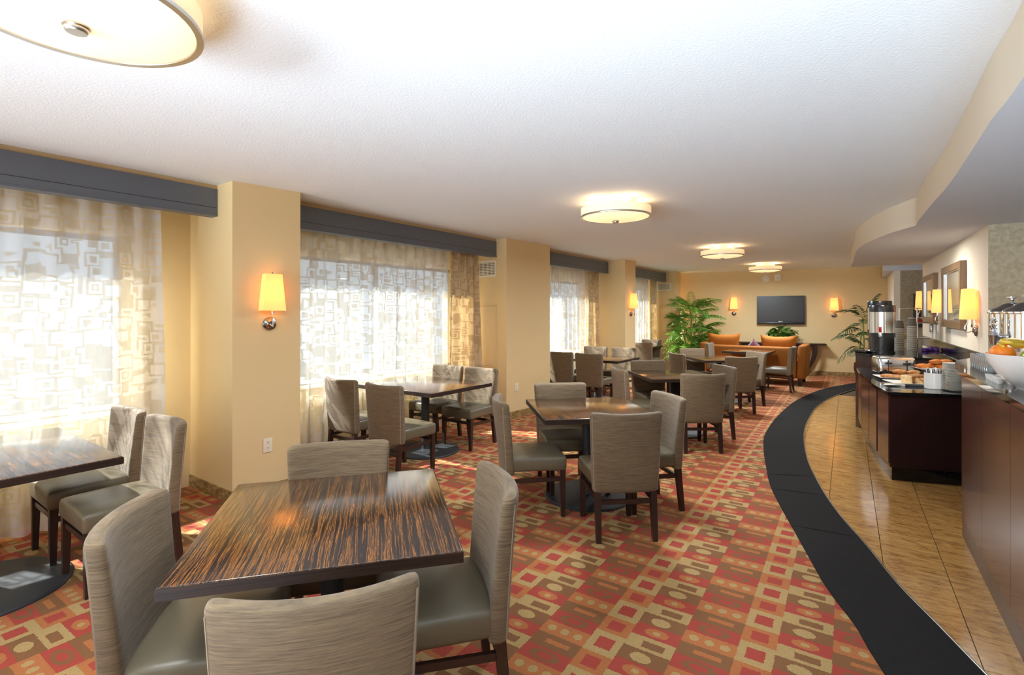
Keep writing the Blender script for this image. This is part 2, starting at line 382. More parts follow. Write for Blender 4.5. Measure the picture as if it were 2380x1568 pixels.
def curtain_mat(name, tfac, tpat, base, pat, tl=0.03):
    t = NT(name); o = t.co(scale=(1, 1, 1)); x = t.xyz(o)
    cb = t.n.new('ShaderNodeCombineXYZ'); t.put(cb.inputs[0], x[0]); t.put(cb.inputs[1], x[2])
    wz = t.noise(cb.outputs[0], 5, 2)
    vo = t.n.new('ShaderNodeTexVoronoi'); vo.distance = 'CHEBYCHEV'; vo.inputs['Scale'].default_value = 9.0
    vo.inputs['Randomness'].default_value = 0.75; t.l.new(cb.outputs[0], vo.inputs['Vector'])
    s = t.f('SINE', t.f('ADD', t.f('MULTIPLY', vo.outputs['Distance'], 22), t.f('MULTIPLY', wz, 9)))
    f = t.f('MULTIPLY_ADD', s, 3.0, 0.2, clamp=True)
    c = t.mix(f, base, pat)
    df = t.n.new('ShaderNodeBsdfDiffuse'); t.put(df.inputs[0], c); tr = t.n.new('ShaderNodeBsdfTranslucent'); t.put(tr.inputs[0], c)
    m1 = t.n.new('ShaderNodeMixShader'); m1.inputs[0].default_value = tl
    t.l.new(df.outputs[0], m1.inputs[1]); t.l.new(tr.outputs[0], m1.inputs[2])
    lw = t.n.new('ShaderNodeLayerWeight'); lw.inputs[0].default_value = 0.5
    tp = t.n.new('ShaderNodeBsdfTransparent'); m2 = t.n.new('ShaderNodeMixShader')
    t.put(m2.inputs[0], t.f('ADD', t.f('ADD', 1 - tfac, t.f('MULTIPLY', f, tfac - tpat)), t.f('MULTIPLY', t.f('POWER', lw.outputs['Facing'], 2.0), tfac), clamp=True))
    t.l.new(tp.outputs[0], m2.inputs[1]); t.l.new(m1.outputs[0], m2.inputs[2]); t.l.new(m2.outputs[0], t.out.inputs[0]); return t.m
M['sheer'] = curtain_mat('sheer_patterned_voile', 0.36, 0.20, srgb(238, 243, 248), srgb(224, 217, 200))
M['drape'] = curtain_mat('sand_patterned_drape', 0.03, 0.02, srgb(226, 208, 172), srgb(206, 184, 146), 0.3)

# carpet: 0.30 x 0.60 m repeat of squares, bars, ovals and dots
t = NT('geometric_carpet'); o = t.xyz(t.co()); wob = t.noise(t.co(), 90, 1); wob2 = t.noise(t.co(), 75, 1, 0.5)
x = t.f('MULTIPLY_ADD', t.f('SUBTRACT', wob, 0.5), 0.012, o[0]); y = t.f('MULTIPLY_ADD', t.f('SUBTRACT', wob2, 0.5), 0.012, o[1])
a = t.f('DIVIDE', t.f('SUBTRACT', t.f('ADD', t.f('MULTIPLY', x, 0.552), t.f('MULTIPLY', y, 0.834)), 2.509), 0.30)
b = t.f('DIVIDE', t.f('ADD', t.f('SUBTRACT', t.f('MULTIPLY', x, 0.834), t.f('MULTIPLY', y, 0.552)), 0.9436), 0.60)
wr = lambda q, c_: t.f('SUBTRACT', t.f('FRACT', t.f('SUBTRACT', q, c_ - 0.5)), 0.5)      # signed offset from centre c_, period 1
def rect(ca, cb_, ha, hb):
    return t.f('MULTIPLY', t.f('LESS_THAN', t.f('ABSOLUTE', wr(a, ca)), ha), t.f('LESS_THAN', t.f('ABSOLUTE', wr(b, cb_)), hb))
def oval(ca, cb_, ra, rb):
    p = t.f('POWER', t.f('DIVIDE', t.f('ABSOLUTE', wr(a, ca)), ra), 2.0); q = t.f('POWER', t.f('DIVIDE', t.f('ABSOLUTE', wr(b, cb_)), rb), 2.0)
    return t.f('LESS_THAN', t.f('ADD', p, q), 1.0)
cream, oran, redc, brow = srgb(184, 154, 98), srgb(184, 110, 58), srgb(172, 60, 48), srgb(130, 88, 48)
c = oran
c = t.mix(rect(0, 0, 0.28, 0.125), c, cream); c = t.mix(rect(0, 0, 0.14, 0.066), c, redc)
c = t.mix(rect(0.5, 0, 0.125, 0.062), c, redc)
c = t.mix(rect(0, 0.305, 0.167, 0.18), c, brow); c = t.mix(oval(-0.02, 0.29, 0.11, 0.08), c, cream)
c = t.mix(rect(1 / 3, 0.305, 0.167, 0.18), c, cream); c = t.mix(rect(0.32, 0.33, 0.08, 0.085), c, brow)
c = t.mix(rect(-1 / 3, 0.305, 0.167, 0.18), c, redc); c = t.mix(oval(-1 / 3, 0.305, 0.11, 0.095), c, oran); c = t.mix(oval(-1 / 3, 0.305, 0.05, 0.03), c, cream)
c = t.mix(rect(0.23, 0.68, 0.167, 0.195), c, redc); c = t.mix(oval(0.23, 0.68, 0.125, 0.125), c, brow); c = t.mix(oval(0.23, 0.68, 0.075, 0.07), c, redc)
for k in (-0.115, 0, 0.115): c = t.mix(oval(-0.1, 0.68 + k, 0.075, 0.036), c, cream)
c = t.mix(rect(-0.437, 0.68, 0.167, 0.195), c, brow); c = t.mix(rect(-0.43, 0.70, 0.05, 0.1), c, oran)
n = t.noise(t.co(), 260, 2, 0.7); c = t.mix(t.f('MULTIPLY', t.f('SUBTRACT', n, 0.3, clamp=True), 1.1), c, srgb(110, 64, 34))
t.bump(n, 0.6, 0.004); M['carpet'] = t.set(c, 0.95)
# ------------------------------------------------------------ the room shell
H, HS = 2.60, 2.34                                     # ceiling, dropped soffit
VB, VC = -4.94, -4.72                                  # window wall face, curtain line (v coordinates)
mat_out = smooth_line([(0.75, -0.6), (1.30, 1.0), (1.59, 2.16), (1.69, 2.49), (1.77, 2.86), (1.97, 3.5), (2.15, 4.07), (2.31, 4.53), (2.56, 5.1), (2.86, 5.75), (3.2, 6.39), (3.91, 7.45), (4.91, 8.75), (6.03, 9.93), (6.87, 10.58), (7.62, 11.08), (8.3, 11.5)], 4)
mat_in = smooth_line([(1.2, -0.7), (1.74, 1.0), (2.02, 2.16), (2.10, 2.49), (2.19, 2.87), (2.34, 3.33), (2.49, 3.84), (2.69, 4.38), (3.0, 5.1), (3.33, 5.75), (3.75, 6.49), (4.21, 7.19), (4.95, 8.21), (5.79, 9.14), (6.52, 9.81), (7.04, 10.23), (7.6, 10.7)], 4)
mat_mid = [((p[0] * 0.5 + q[0] * 0.5), (p[1] * 0.5 + q[1] * 0.5)) for p, q in zip(mat_out, mat_in)]
far_a, far_b = (3.6, 14.35), (8.72, 11.74)             # far wall line
niche_a, niche_b = (4.339, 4.606), (6.83, 8.41)        # wall behind the buffet
rec_a, rec_b = (7.40, 9.80), (8.72, 11.74)             # side of the recess at the far right

fl = struct('floor', prism([uv(-6.5, -5.4), uv(-6.5, 5.2), uv(15, 5.2), uv(16.0, -5.4)], -0.16, -0.012), M['grout'])
edge_line = [(0.4, -3.4), (0.7, -2.0)] + mat_mid + [(8.60, 11.93)]
wall_line = []
for i, p in enumerate(edge_line):
    uu = -6.2 + 20.6 * i / (len(edge_line) - 1); wall_line.append(uv(uu, -5.1))
n = len(edge_line)
V = [(x, y, z) for z in (-0.011, 0.002) for L in (wall_line, edge_line) for x, y in L]
Fc = []
for i in range(n - 1):
    Fc += [(2 * n + i, 3 * n + i, 3 * n + i + 1, 2 * n + i + 1), (i, i + 1, n + i + 1, n + i), (n + i, n + i + 1, 3 * n + i + 1, 3 * n + i), (i, 2 * n + i, 2 * n + i + 1, i + 1)]
Fc += [(0, n, 3 * n, 2 * n), (n - 1, 3 * n - 1, 4 * n - 1, 2 * n - 1)]
struct('carpet', (V, Fc), M['carpet'], flat=True)
# granite floor tiles, 0.305 m, each its own piece
A5 = math.radians(33.5); ex, ey = (math.sin(A5), math.cos(A5)), (math.cos(A5), -math.sin(A5))
def inside(p, poly):
    r = False; j = len(poly) - 1
    for i in range(len(poly)):
        a, b = poly[i], poly[j]
        if (a[1] > p[1]) != (b[1] > p[1]) and p[0] < (b[0] - a[0]) * (p[1] - a[1]) / (b[1] - a[1]) + a[0]: r = not r
        j = i
    return r
tile_area = [(p[0] - 0.10, p[1] + 0.08) for p in mat_mid[4:]] + [(8.4, 11.0), (8.0, 9.4), (6.3, 7.9), (5.0, 5.8), (4.3, 4.5), (3.3, 2.6), (2.0, 0.3)]
tm = None
for i in range(0, 34):
    for j in range(-12, 9):
        u0 = 3.262 - 0.305 * 8 + 0.305 * i; v0 = 0.188 + 0.308 * j
        ctr = (ex[0] * (u0 + 0.15) + ey[0] * (v0 + 0.154), ex[1] * (u0 + 0.15) + ey[1] * (v0 + 0.154))
        if not inside(ctr, tile_area): continue
        if tm is None:
            g = box(0, 0, 0, 0.3012, 0.3042, 0.011); o = obj('tile', g, M['tile'], fl, flat=True); tm = o
        else:
            o = tm.copy(); COL.objects.link(o); o.parent = fl
        o.location = (ctr[0], ctr[1], -0.0066); o.rotation_euler.z = PI / 2 - A5
# the black runner that follows the curve, with its bright edging strip
n = len(mat_out)
V = [(p[0], p[1], z) for z in (0.0025, 0.009) for L in (mat_out, mat_in) for p in L]
Fc = []
for i in range(n - 1):
    Fc += [(i, n + i, n + i + 1, i + 1), (2 * n + i, 2 * n + i + 1, 3 * n + i + 1, 3 * n + i), (i, i + 1, 2 * n + i + 1, 2 * n + i), (n + i, 3 * n + i, 3 * n + i + 1, n + i + 1)]
Fc += [(0, 2 * n, 3 * n, n), (n - 1, 2 * n - 1, 4 * n - 1, 3 * n - 1)]
mt = thing('runner_mat', 'long black runner mat curving between the carpet and the stone tiles', 'mat')
obj('runner', (V, Fc), M['mat'], mt)
obj('edge_strip', tube([(p[0], p[1], 0.006) for p in mat_in], 0.006, 6), M['metal_edge'], mt, label='thin bright metal strip along the tile side')
for i, t_ in enumerate((21, 27, 30)):                   # folds where the runner has rucked up
    a, b = mat_out[t_], mat_in[t_]
    obj('ruck', tube([(a[0] + (b[0] - a[0]) * s, a[1] + (b[1] - a[1]) * s, 0.0085) for s in (0.03, 0.3, 0.6, 0.97)], [0.002, 0.007, 0.006, 0.002], 6), M['mat'], mt)

struct('ceiling', prism([uv(-6.5, -5.4), uv(-6.5, 5.2), uv(15, 5.2), uv(16.0, -5.4)], H, H + 0.12), M['ceiling'])
sof = smooth_line([(-2.3, -4.2), (-0.4, -1.3), (0.75, 0.36), (1.70, 1.67), (1.98, 2.09), (2.29, 2.53), (2.72, 3.15), (3.10, 3.74), (3.55, 4.42)], 4) + [(3.71, 4.64)]
sof += smooth_line([(3.72, 4.68), (3.79, 5.02), (3.91, 5.38), (4.13, 5.93), (4.42, 6.48), (4.78, 7.05), (5.30, 7.85)], 4) + [(5.98, 8.93)]
g = prism(sof + [(6.83, 8.41), niche_a, (7.2, 2.5), (4.0, -4.4)], HS, H - 0.001)
s_o = struct('soffit', g, [M['soffit'], M['fascia']])
for p in s_o.data.polygons:
    if abs(p.normal.z) < 0.5: p.material_index = 1
g = prism([(7.20, 9.80), (8.60, 11.75), (8.9, 11.62), (10.2, 7.6), (10.0, 7.56), (7.6, 9.66)], HS, H - 0.001)
s_o = struct('soffit', g, [M['soffit'], M['fascia']])
for p in s_o.data.polygons:
    if abs(p.normal.z) < 0.5: p.material_index = 1 if abs(p.normal.x * UX + p.normal.y * UY) < 0.5 else 0

def wall_between(name, a, b, z0, z1, th, m, side=1):
    d_ = Vector((b[0] - a[0], b[1] - a[1])).normalized(); nn = Vector((-d_.y, d_.x)) * side * th
    return struct(name, prism([a, b, (b[0] + nn.x, b[1] + nn.y), (a[0] + nn.x, a[1] + nn.y)], z0, z1), m)
wall_between('wall_far', far_a, (9.3, 11.45), -0.012, H, 0.12, M['wall'])
wall_between('wall_niche', niche_a, niche_b, -0.012, HS + 0.01, 0.10, M['wall_pale'], -1)
wall_between('wall_niche_end', (niche_a[0] - UX * 0.004, niche_a[1] - UY * 0.004), (niche_a[0] + VX * 3.0, niche_a[1] + VY * 3.0), -0.012, HS + 0.01, 0.12, M['wallpaper'])
wall_between('wall_recess_side', rec_a, rec_b, -0.012, HS + 0.005, 0.10, M['wall_pale'], -1)
wall_between('wall_recess', (rec_a[0] + 0.004, rec_a[1]), (rec_a[0] + VX * 3.2, rec_a[1] + VY * 3.2), -0.012, HS + 0.005, 0.10, M['wallpaper'])
wall_between('wall_right', uv(-6.3, 4.6), uv(9.5, 4.6), -0.012, H, 0.12, M['wall_pale'], -1)
wall_between('wall_back', uv(-6.3, -5.2), uv(-6.3, 4.7), -0.012, H, 0.12, M['wall_pale'], 1)

# columns of the window wall: front corners (left, right)
cols = [(uv(-2.5, -4.15), uv(-1.96, -4.15)), ((-2.245, 4.058), (-1.865, 4.454)), ((-0.08, 7.215), (0.60, 8.011)), ((2.282, 10.196), (2.576, 10.545)), ((4.26, 13.17), (4.50, 13.50))]
def back(p, v): t_ = (v - (p[0] * VX + p[1] * VY)); return (p[0] + VX * t_, p[1] + VY * t_)
for k, (a, b) in enumerate(cols):
    q = [a, b, back(b, VB - 0.15), back(a, VB - 0.15)]
    o = struct('column', prism(q, -0.012, H), M['wall'])
    if k in (1, 2):
        c_ = [(a[0] + VX * 0.012 - UX * 0.012, a[1] + VY * 0.012 - UY * 0.012), (b[0] + VX * 0.012 + UX * 0.012, b[1] + VY * 0.012 + UY * 0.012), back(b, VB), back(a, VB)]
        c_[2] = (c_[2][0] + UX * 0.012, c_[2][1] + UY * 0.012); c_[3] = (c_[3][0] - UX * 0.012, c_[3][1] - UY * 0.012)
        struct('baseboard_column', prism(c_, 0.0, 0.105), M['granite_base'])
wall_between('baseboard_far', (3.7, 14.29), (8.66, 11.76), 0.0, 0.10, 0.015, M['granite_base'], -1)
wall_between('baseboard_recess', (rec_a[0] - 0.001, rec_a[1] + 0.004), (8.6, 11.58), 0.0, 0.10, 0.015, M['granite_base'], 1)

U0 = [-6.2, -1.96, 2.542, 6.87, 10.08]; U1 = [-2.5, 2.0, 5.827, 9.625, 13.19]
def wall_box(u0, u1, v0, v1, z0, z1): return prism([uv(u0, v0), uv(u1, v0), uv(u1, v1), uv(u0, v1)], z0, z1)
ZS, ZH = 0.76, 2.16
for k in range(5):
    u0, u1 = U0[k], U1[k]; w0, w1 = u0 + 0.22, u1 - (0.30, 0.50, 0.38, 0.22, 0.26)[k]
    g = merge(wall_box(u0 - 0.02, u1 + 0.02, VB - 0.14, VB, -0.012, ZS), wall_box(u0 - 0.02, u1 + 0.02, VB - 0.14, VB, ZH, H),
              wall_box(u0 - 0.02, w0, VB - 0.14, VB, ZS, ZH), wall_box(w1, u1 + 0.02, VB - 0.14, VB, ZS, ZH))
    struct('wall_window_%d' % (k + 1), g, M['wall'])
    wf = struct('window_%d' % (k + 1), merge(wall_box(w0, w1, VB - 0.11, VB - 0.05, ZS, ZS + 0.05), wall_box(w0, w1, VB - 0.11, VB - 0.05, ZH - 0.05, ZH),
              wall_box(w0, w0 + 0.05, VB - 0.11, VB - 0.05, ZS, ZH), wall_box(w1 - 0.05, w1, VB - 0.11, VB - 0.05, ZS, ZH)), M['steel'])
    nm = 3 if w1 - w0 > 2.9 else 2
    L = w1 - w0
    for q in range(1, nm):
        uu = w0 + L * q / nm; obj('mullion', wall_box(uu - 0.035, uu + 0.035, VB - 0.11, VB - 0.05, ZS + 0.05, ZH - 0.05), M['steel'], wf)
    for q in range(nm):
        obj('pane', wall_box(w0 + L * q / nm + 0.02, w0 + L * (q + 1) / nm - 0.02, VB - 0.084, VB - 0.078, ZS + 0.03, ZH - 0.03), M['glass'], wf)
    obj('sill', wall_box(w0 - 0.04, w1 + 0.04, VB - 0.04, VB + 0.05, ZS - 0.03, ZS + 0.002), M['white_plastic'], wf)
    po = bpy.data.lights.new('window_portal', 'AREA'); po.shape = 'RECTANGLE'; po.size = L; po.size_y = ZH - ZS; po.cycles.is_portal = True
    pp = bpy.data.objects.new('window_portal', po); COL.objects.link(pp); c_ = uv((w0 + w1) / 2, VB - 0.16)
    pp.location = (c_[0], c_[1], (ZS + ZH) / 2); pp.rotation_euler = Vector((VX, VY, 0)).to_track_quat('-Z', 'Y').to_euler()

# pelmets above the windows, sheers and side drapes
bayname = ['', 'the nearest window', 'the second window, between two columns', 'the third window', 'the farthest window by the palm']
def wavy(u0, u1, v, z0, z1, amp, per, ph, flare=0.0, nz=14):
    nu = max(12, int((u1 - u0) / per * 10)); V, Fc = [], []
    for j in range(nz + 1):
        t_ = j / nz; z = z0 + (z1 - z0) * t_; am = amp * (0.45 + 0.75 * (1 - t_))
        for i in range(nu + 1):
            s = i / nu; uu = (u1 - u0) * s
            x = uu + flare * (1 - t_) * (s - 0.3) + 0.02 * math.sin(uu * 5 + t_ * 3 + ph)
            y = am * (math.sin(2 * PI * uu / per + ph + 0.8 * math.sin(uu * 2.1 + ph)) + 0.45 * math.sin(2 * PI * uu / per * 0.43 + 1.3 * ph + t_ * 0.9))
            V.append((x, y, z))
    for j in range(nz):
        for i in range(nu): Fc.append((j * (nu + 1) + i, j * (nu + 1) + i + 1, (j + 1) * (nu + 1) + i + 1, (j + 1) * (nu + 1) + i))
    return V, Fc
sheers = [(-6.15, -2.55), (-1.92, 1.70), (2.58, 5.12), (6.9, 9.28), (10.12, 12.72)]
drapes = [None, None, (5.06, 5.66), (9.20, 9.58), (12.64, 13.1)]
for k in range(5):
    vl = thing('window_valance', 'charcoal blue box valance above ' + (bayname[k] or 'the window behind the camera'), 'valance', (0, 0, 0), 0, 'valances over the windows')
    vf = -4.43
    obj('box_board', wall_box(U0[k] + 0.002, U1[k] - 0.002, vf - 0.10, vf, HS + 0.005, H - 0.035), M['valance'], vl)
    obj('top_gap_trim', wall_box(U0[k] + 0.002, U1[k] - 0.002, vf - 0.10, vf - 0.012, H - 0.035, H - 0.001), M['tan_gap'], vl)
    obj('seam', wall_box(U0[k] + 0.004, U1[k] - 0.004, vf - 0.002, vf + 0.001, HS + 0.068, HS + 0.072), M['valance_line'], vl)
    obj('lower_lip', wall_box(U0[k] + 0.002, U1[k] - 0.002, vf - 0.10, vf + 0.006, HS, HS + 0.012), M['valance'], vl)
    s0, s1 = sheers[k]
    p = uv(s0, VC)
    o = obj('sheer_curtain', wavy(0, s1 - s0, 0, 0.02, 2.42, 0.030, 0.17, k * 1.7), M['sheer'], None, ang=180, loc=(p[0], p[1], 0), rz=ROOM)
    tag(o, 'sheer patterned curtain hanging in front of ' + (bayname[k] or 'the window behind the camera'), 'curtain', 'sheer curtains')
    if drapes[k]:
        s0, s1 = drapes[k]; p = uv(s0, VC + 0.07)
        g = wavy(0, s1 - s0, 0, 0.015, 2.42, 0.036, 0.15, k * 2.3, flare=0.06)
        nv = len(g[0])
        g = (g[0] + [(x, y - 0.006, z) for x, y, z in g[0]], g[1] + [tuple(i + nv for i in q[::-1]) for q in g[1]])
        o = obj('side_drape', g, M['drape'], None, ang=180, loc=(p[0], p[1], 0), rz=ROOM)
        tag(o, 'gathered sand coloured drape at the right edge of ' + bayname[k], 'curtain', 'heavy side drapes')

# ------------------------------------------------------------ ceiling lights
def ceiling_light(x, y, label, e):
    t_ = thing('ceiling_light', label, 'ceiling light', (x, y, H), 0, 'drum ceiling lights')
    obj('canopy', lathe([(0, 0), (0.185, 0), (0.185, -0.05), (0.17, -0.055), (0, -0.055)], 40), M['drum'], t_)
    obj('shade', lathe([(0.32, -0.075), (0.325, -0.075), (0.325, -0.15), (0.32, -0.15), (0.32, -0.075)], 56), M['drum'], t_)
    obj('rim', lathe([(0.31, -0.147), (0.328, -0.147), (0.330, -0.153), (0.328, -0.16), (0.308, -0.16), (0.306, -0.153), (0.31, -0.147)], 56), M['metal_edge'], t_, label='slim satin metal ring')
    obj('diffuser', lathe([(0.308, -0.155), (0.29, -0.163), (0.2, -0.18), (0.1, -0.19), (0, -0.192)], 48), M['diffuser'], t_)
    fb = obj('finial', lathe([(0, -0.188), (0.032, -0.188), (0.034, -0.196), (0.03, -0.2), (0.03, -0.206), (0.026, -0.212), (0, -0.213)], 24), M['metal_edge'], t_)
    disk_light('downlight', (x, y, H - 0.235), e, (0.85, 0.935, 1.0), 0.5)
    for a in range(5):
        aa = a * 2 * PI / 5; point_light('glow', (x + 0.25 * math.cos(aa), y + 0.25 * math.sin(aa), H - 0.045), 0.5, (1.0, 0.72, 0.36), 0.02)
    return t_
LE = 34.0
for q, e_ in (((4.45, 5.95), 16.0), ((3.75, 3.1), 14.0)):   # added fill under the soffit to brighten the buffet, no fittings there
    disk_light('soffit_fill', (q[0], q[1], HS - 0.01), e_, (1.0, 0.95, 0.86), 0.3)
ceiling_light(-1.31, 1.52, 'large round drum ceiling light cut off at the top left corner', 22.0)
ceiling_light(0.98, 4.78, 'round drum ceiling light above the middle dining tables', 42.0)
ceiling_light(3.38, 8.13, 'round drum ceiling light, third along the room', 58.0)
ceiling_light(5.52, 11.02, 'round drum ceiling light nearest the far wall', 62.0)
for k in (1, 2):                                       # the same row runs on behind the camera
    disk_light('downlight', (-1.31 - 2.3 * k, 1.52 - 3.27 * k, H - 0.235), LE, (0.85, 0.935, 1.0), 0.5)

# ------------------------------------------------------------ wall sconces
def sconce(x, y, zp, ang, label, group, e=0.8):
    # local: wall plane y = 0, room is +Y; origin at the back plate's centre
    t_ = thing('wall_sconce', label, 'wall lamp', (x, y, zp), ang, group)
    pl = move(lathe([(0, 0.0), (0.052, 0.0), (0.056, 0.006), (0.05, 0.014), (0.03, 0.02), (0.022, 0.03), (0, 0.032)], 28), rx=-PI / 2)
    obj('back_plate', pl, M['nickel'], t_)
    arm = smooth_line([(0, 0.02, 0.0), (0, 0.07, -0.02), (0, 0.086, 0.0), (0, 0.086, 0.045), (0, 0.07, 0.075), (0, 0.066, 0.12), (0, 0.066, 0.17)], 5)
    obj('arm', tube(arm, 0.0065, 8), M['chrome'], t_)
    ks = obj('bulb_holder', cyl(0.016, 0.15, 0.20, 14, 0, 0.066), M['white_plastic'], t_)
    z0, z1 = 0.11, 0.415; b0, b1, d0, d1 = 0.092, 0.066, 0.054, 0.042
    def ring(b, d_, z): return [(s * b * k_, 0.066 + r * d_ * k_, z) for k_ in (1, 0.97) for s, r in ((-1, -1), (1, -1), (1, 1), (-1, 1))]
    V = ring(b0, d0, z0) + ring(b1, d1, z1)
    Fc = []
    for i in range(4):
        j = (i + 1) % 4
        Fc += [(i, j, 8 + j, 8 + i), (4 + i, 12 + i, 12 + j, 4 + j), (i, 4 + i, 4 + j, j), (8 + i, 8 + j, 12 + j, 12 + i)]
    obj('shade', (V, Fc), M['shade'], t_, flat=True)
    obj('finial', cyl(0.006, z1 - 0.004, z1 + 0.018, 10, 0, 0.066), M['chrome'], t_)
    obj('spider', merge(bar((-b1, 0.066, z1 - 0.006), (b1, 0.066, z1 - 0.006), 0.004, 0.004), bar((0, 0.066, 0.2), (0, 0.0661, z1 - 0.006), 0.004, 0.004)), M['chrome'], t_)
    pt = t_.matrix_basis @ Vector((0, 0.066, 0.27))
    point_light('sconce_lamp', pt, e, (1.0, 0.68, 0.3), 0.02)
    return t_
def face_angle(a, b, side):                            # rotation that turns local +Y to the room side of wall line a-b
    d_ = Vector((b[0] - a[0], b[1] - a[1])); n_ = Vector((-d_.y, d_.x)) * side; return math.atan2(n_.y, n_.x) - PI / 2
c1, c3 = cols[1], cols[3]
q = on_line(626, *c1); sconce(q[0], q[1], zat(752, q[1]), face_angle(*c1, -1), 'lit wall sconce on the nearest cream column', 'wall sconces')
q = on_line(1466, *c3); sconce(q[0], q[1], zat(729, q[1]), face_angle(*c3, -1), 'lit wall sconce on the far narrow column before the last window', 'wall sconces')
fw = face_angle(far_a, far_b, -1)
q = on_line(1706, far_a, far_b); sconce(q[0], q[1], zat(728, q[1]), fw, 'lit wall sconce between the tall palm and the television', 'wall sconces')
q = on_line(1938, far_a, far_b); sconce(q[0], q[1], zat(732, q[1]), fw, 'lit wall sconce on the far wall right of the television', 'wall sconces')
nw = face_angle(niche_a, niche_b, 1)
for px, py, lb in ((2270, 768, 'lit wall sconce in front of the larger nearest framed picture'), (2194, 746, 'lit wall sconce between the two framed pictures'), (2150, 736, 'lit wall sconce beyond the farther framed picture')):
    q = on_line(px, niche_a, niche_b); sconce(q[0], q[1], zat(py, q[1]), nw, lb, 'wall sconces', 0.6)
# ------------------------------------------------------------ dining chairs
def chair_parts():
    t_ = thing('dining_chair', 'chair', 'chair')
    def bend(x, y, z):
        k = (z - 0.325) / 0.55
        x2 = x * (0.90 + 0.10 * k); y2 = y * (1.0 - 0.22 * k)
        return (x2, y2 - 0.215 - 0.055 * k - 0.02 * k * k + 0.060 * (x2 / 0.25) ** 2 * (0.4 + 0.6 * k), z - 0.006 * (1 - (x / 0.25) ** 2) * max(0, k) ** 4)
    g = warp(move(rbox(0.50, 0.078, 0.55, 0.028, (10, 2, 8)), (0, 0, 0.60)), bend)
    obj('backrest', g, M['chair_fabric'], t_, ang=60)
    for s in (-1, 1):
        path = [bend(s * 0.2418, -0.030, 0.345 + 0.50 * i / 10) for i in range(11)]
        obj('piping', tube(path, 0.0035, 5), M['piping'], t_)
    def crown(x, y, z):
        x2 = x * (1.0 - 0.05 * (0.235 - y) / 0.43)
        if z > 0.4: z += 0.018 * max(0, 1 - (x / 0.23) ** 2) * max(0, 1 - ((y - 0.02) / 0.22) ** 2)
        return (x2, y, z)
    obj('seat', warp(move(rbox(0.46, 0.43, 0.112, 0.028, (5, 5, 2)), (0, 0.02, 0.404)), crown), M['leather'], t_, ang=60)
    for s in (-1, 1):
        obj('leg', taper((s * 0.198, 0.203, 0.355), (s * 0.2, 0.207, 0.002), 0.043, 0.030), M['leg_wood'], t_)
        obj('leg', taper((s * 0.192, -0.205, 0.36), (s * 0.194, -0.243, 0.002), 0.043, 0.034), M['leg_wood'], t_)
        obj('stretcher', bar((s * 0.198, 0.204, 0.285), (s * 0.193, -0.212, 0.275), 0.02, 0.03), M['leg_wood'], t_)
    obj('stretcher', bar((-0.19, 0.204, 0.305), (0.19, 0.204, 0.305), 0.02, 0.03), M['leg_wood'], t_)
    obj('stretcher', bar((-0.185, -0.214, 0.262), (0.185, -0.214, 0.262), 0.02, 0.03), M['leg_wood'], t_)
    return t_
proto = chair_parts(); used = [False]
ZC = 0.002
def chair(mx, my, face, label, group):
    """mx, my: middle of the top of the back; face: direction the sitter looks (degrees)"""
    a = math.radians(face); x, y = mx + 0.272 * math.cos(a), my + 0.272 * math.sin(a)
    if not used[0]:
        used[0] = True; c_ = proto; c_.location = (x, y, ZC); c_.rotation_euler.z = a - PI / 2; c_['label'] = label; c_['group'] = group
        return c_
    return dup(proto, (x, y, ZC), a - PI / 2, label, group)

# ------------------------------------------------------------ tables
def table(x, y, rz, sx, sy, label, name='dining_table', pole=0.045, base=0.36, square=False, top=0.745, group='zebrawood dining tables', bx=0.0):
    t_ = thing(name, label, 'table', (x, y, ZC), rz, group)
    tt = obj('tabletop', move(rbox(sx, sy, 0.043, 0.004, (1, 1, 1)), (0, 0, top - 0.0215)), M['zebra'], t_)
    e = merge(box(0, sy / 2 + 0.0015, top - 0.0225, sx + 0.006, 0.003, 0.036), box(0, -sy / 2 - 0.0015, top - 0.0225, sx + 0.006, 0.003, 0.036),
              box(sx / 2 + 0.0015, 0, top - 0.0225, 0.003, sy, 0.036), box(-sx / 2 - 0.0015, 0, top - 0.0225, 0.003, sy, 0.036))
    obj('edge_band', e, M['zebra_edge'], tt)
    obj('support_plate', box(bx, 0, top - 0.0500, 0.34, 0.34, 0.012), M['iron'], t_)
    if square: obj('pole', move(rbox(0.13, 0.13, top - 0.08, 0.01, (1, 1, 1)), (bx, 0, (top - 0.056 + 0.024) / 2)), M['leg_wood'], t_)
    else: obj('pole', lathe([(0, 0.02), (pole + 0.012, 0.02), (pole, 0.05), (pole, top - 0.056), (0, top - 0.056)], 24, bx), M['iron'], t_)
    obj('base', lathe([(0, 0), (base, 0), (base, 0.008), (base - 0.01, 0.016), (base * 0.6, 0.022), (0, 0.028)], 48, bx), M['iron'], t_)
    return t_
D = math.radians
table(-0.72, 2.03, D(15), 0.90, 0.92, 'square zebrawood table nearest the camera with bold orange streaks')
table(0.635, 4.26, D(7.5), 0.90, 0.90, 'second square zebrawood table in the middle row, glossy blank top')
table(2.075, 6.50, D(5), 0.90, 0.90, 'third square table in the middle row, dark square pole', square=True)
table(3.60, 8.80, D(3), 0.90, 0.90, 'fourth square table in the middle row, in front of the sofa table')
table(4.90, 10.46, ROOM, 0.86, 0.86, 'small table pushed up against the back of the orange sofa', square=True)
table(-2.933, 2.777, ROOM, 0.95, 1.22, 'window table at the left edge, catching daylight before the sheer curtain', base=0.40)
table(-0.97, 5.66, ROOM, 0.96, 1.13, 'window table between the two cream columns, round black base', base=0.38)
table(1.49, 8.91, ROOM, 0.95, 1.20, 'window table beyond the wide cream column')
p = uv(11.5, -4.38); table(p[0], p[1], ROOM, 0.95, 0.56, 'last window table, beside the palm and the louvred panel', square=True)

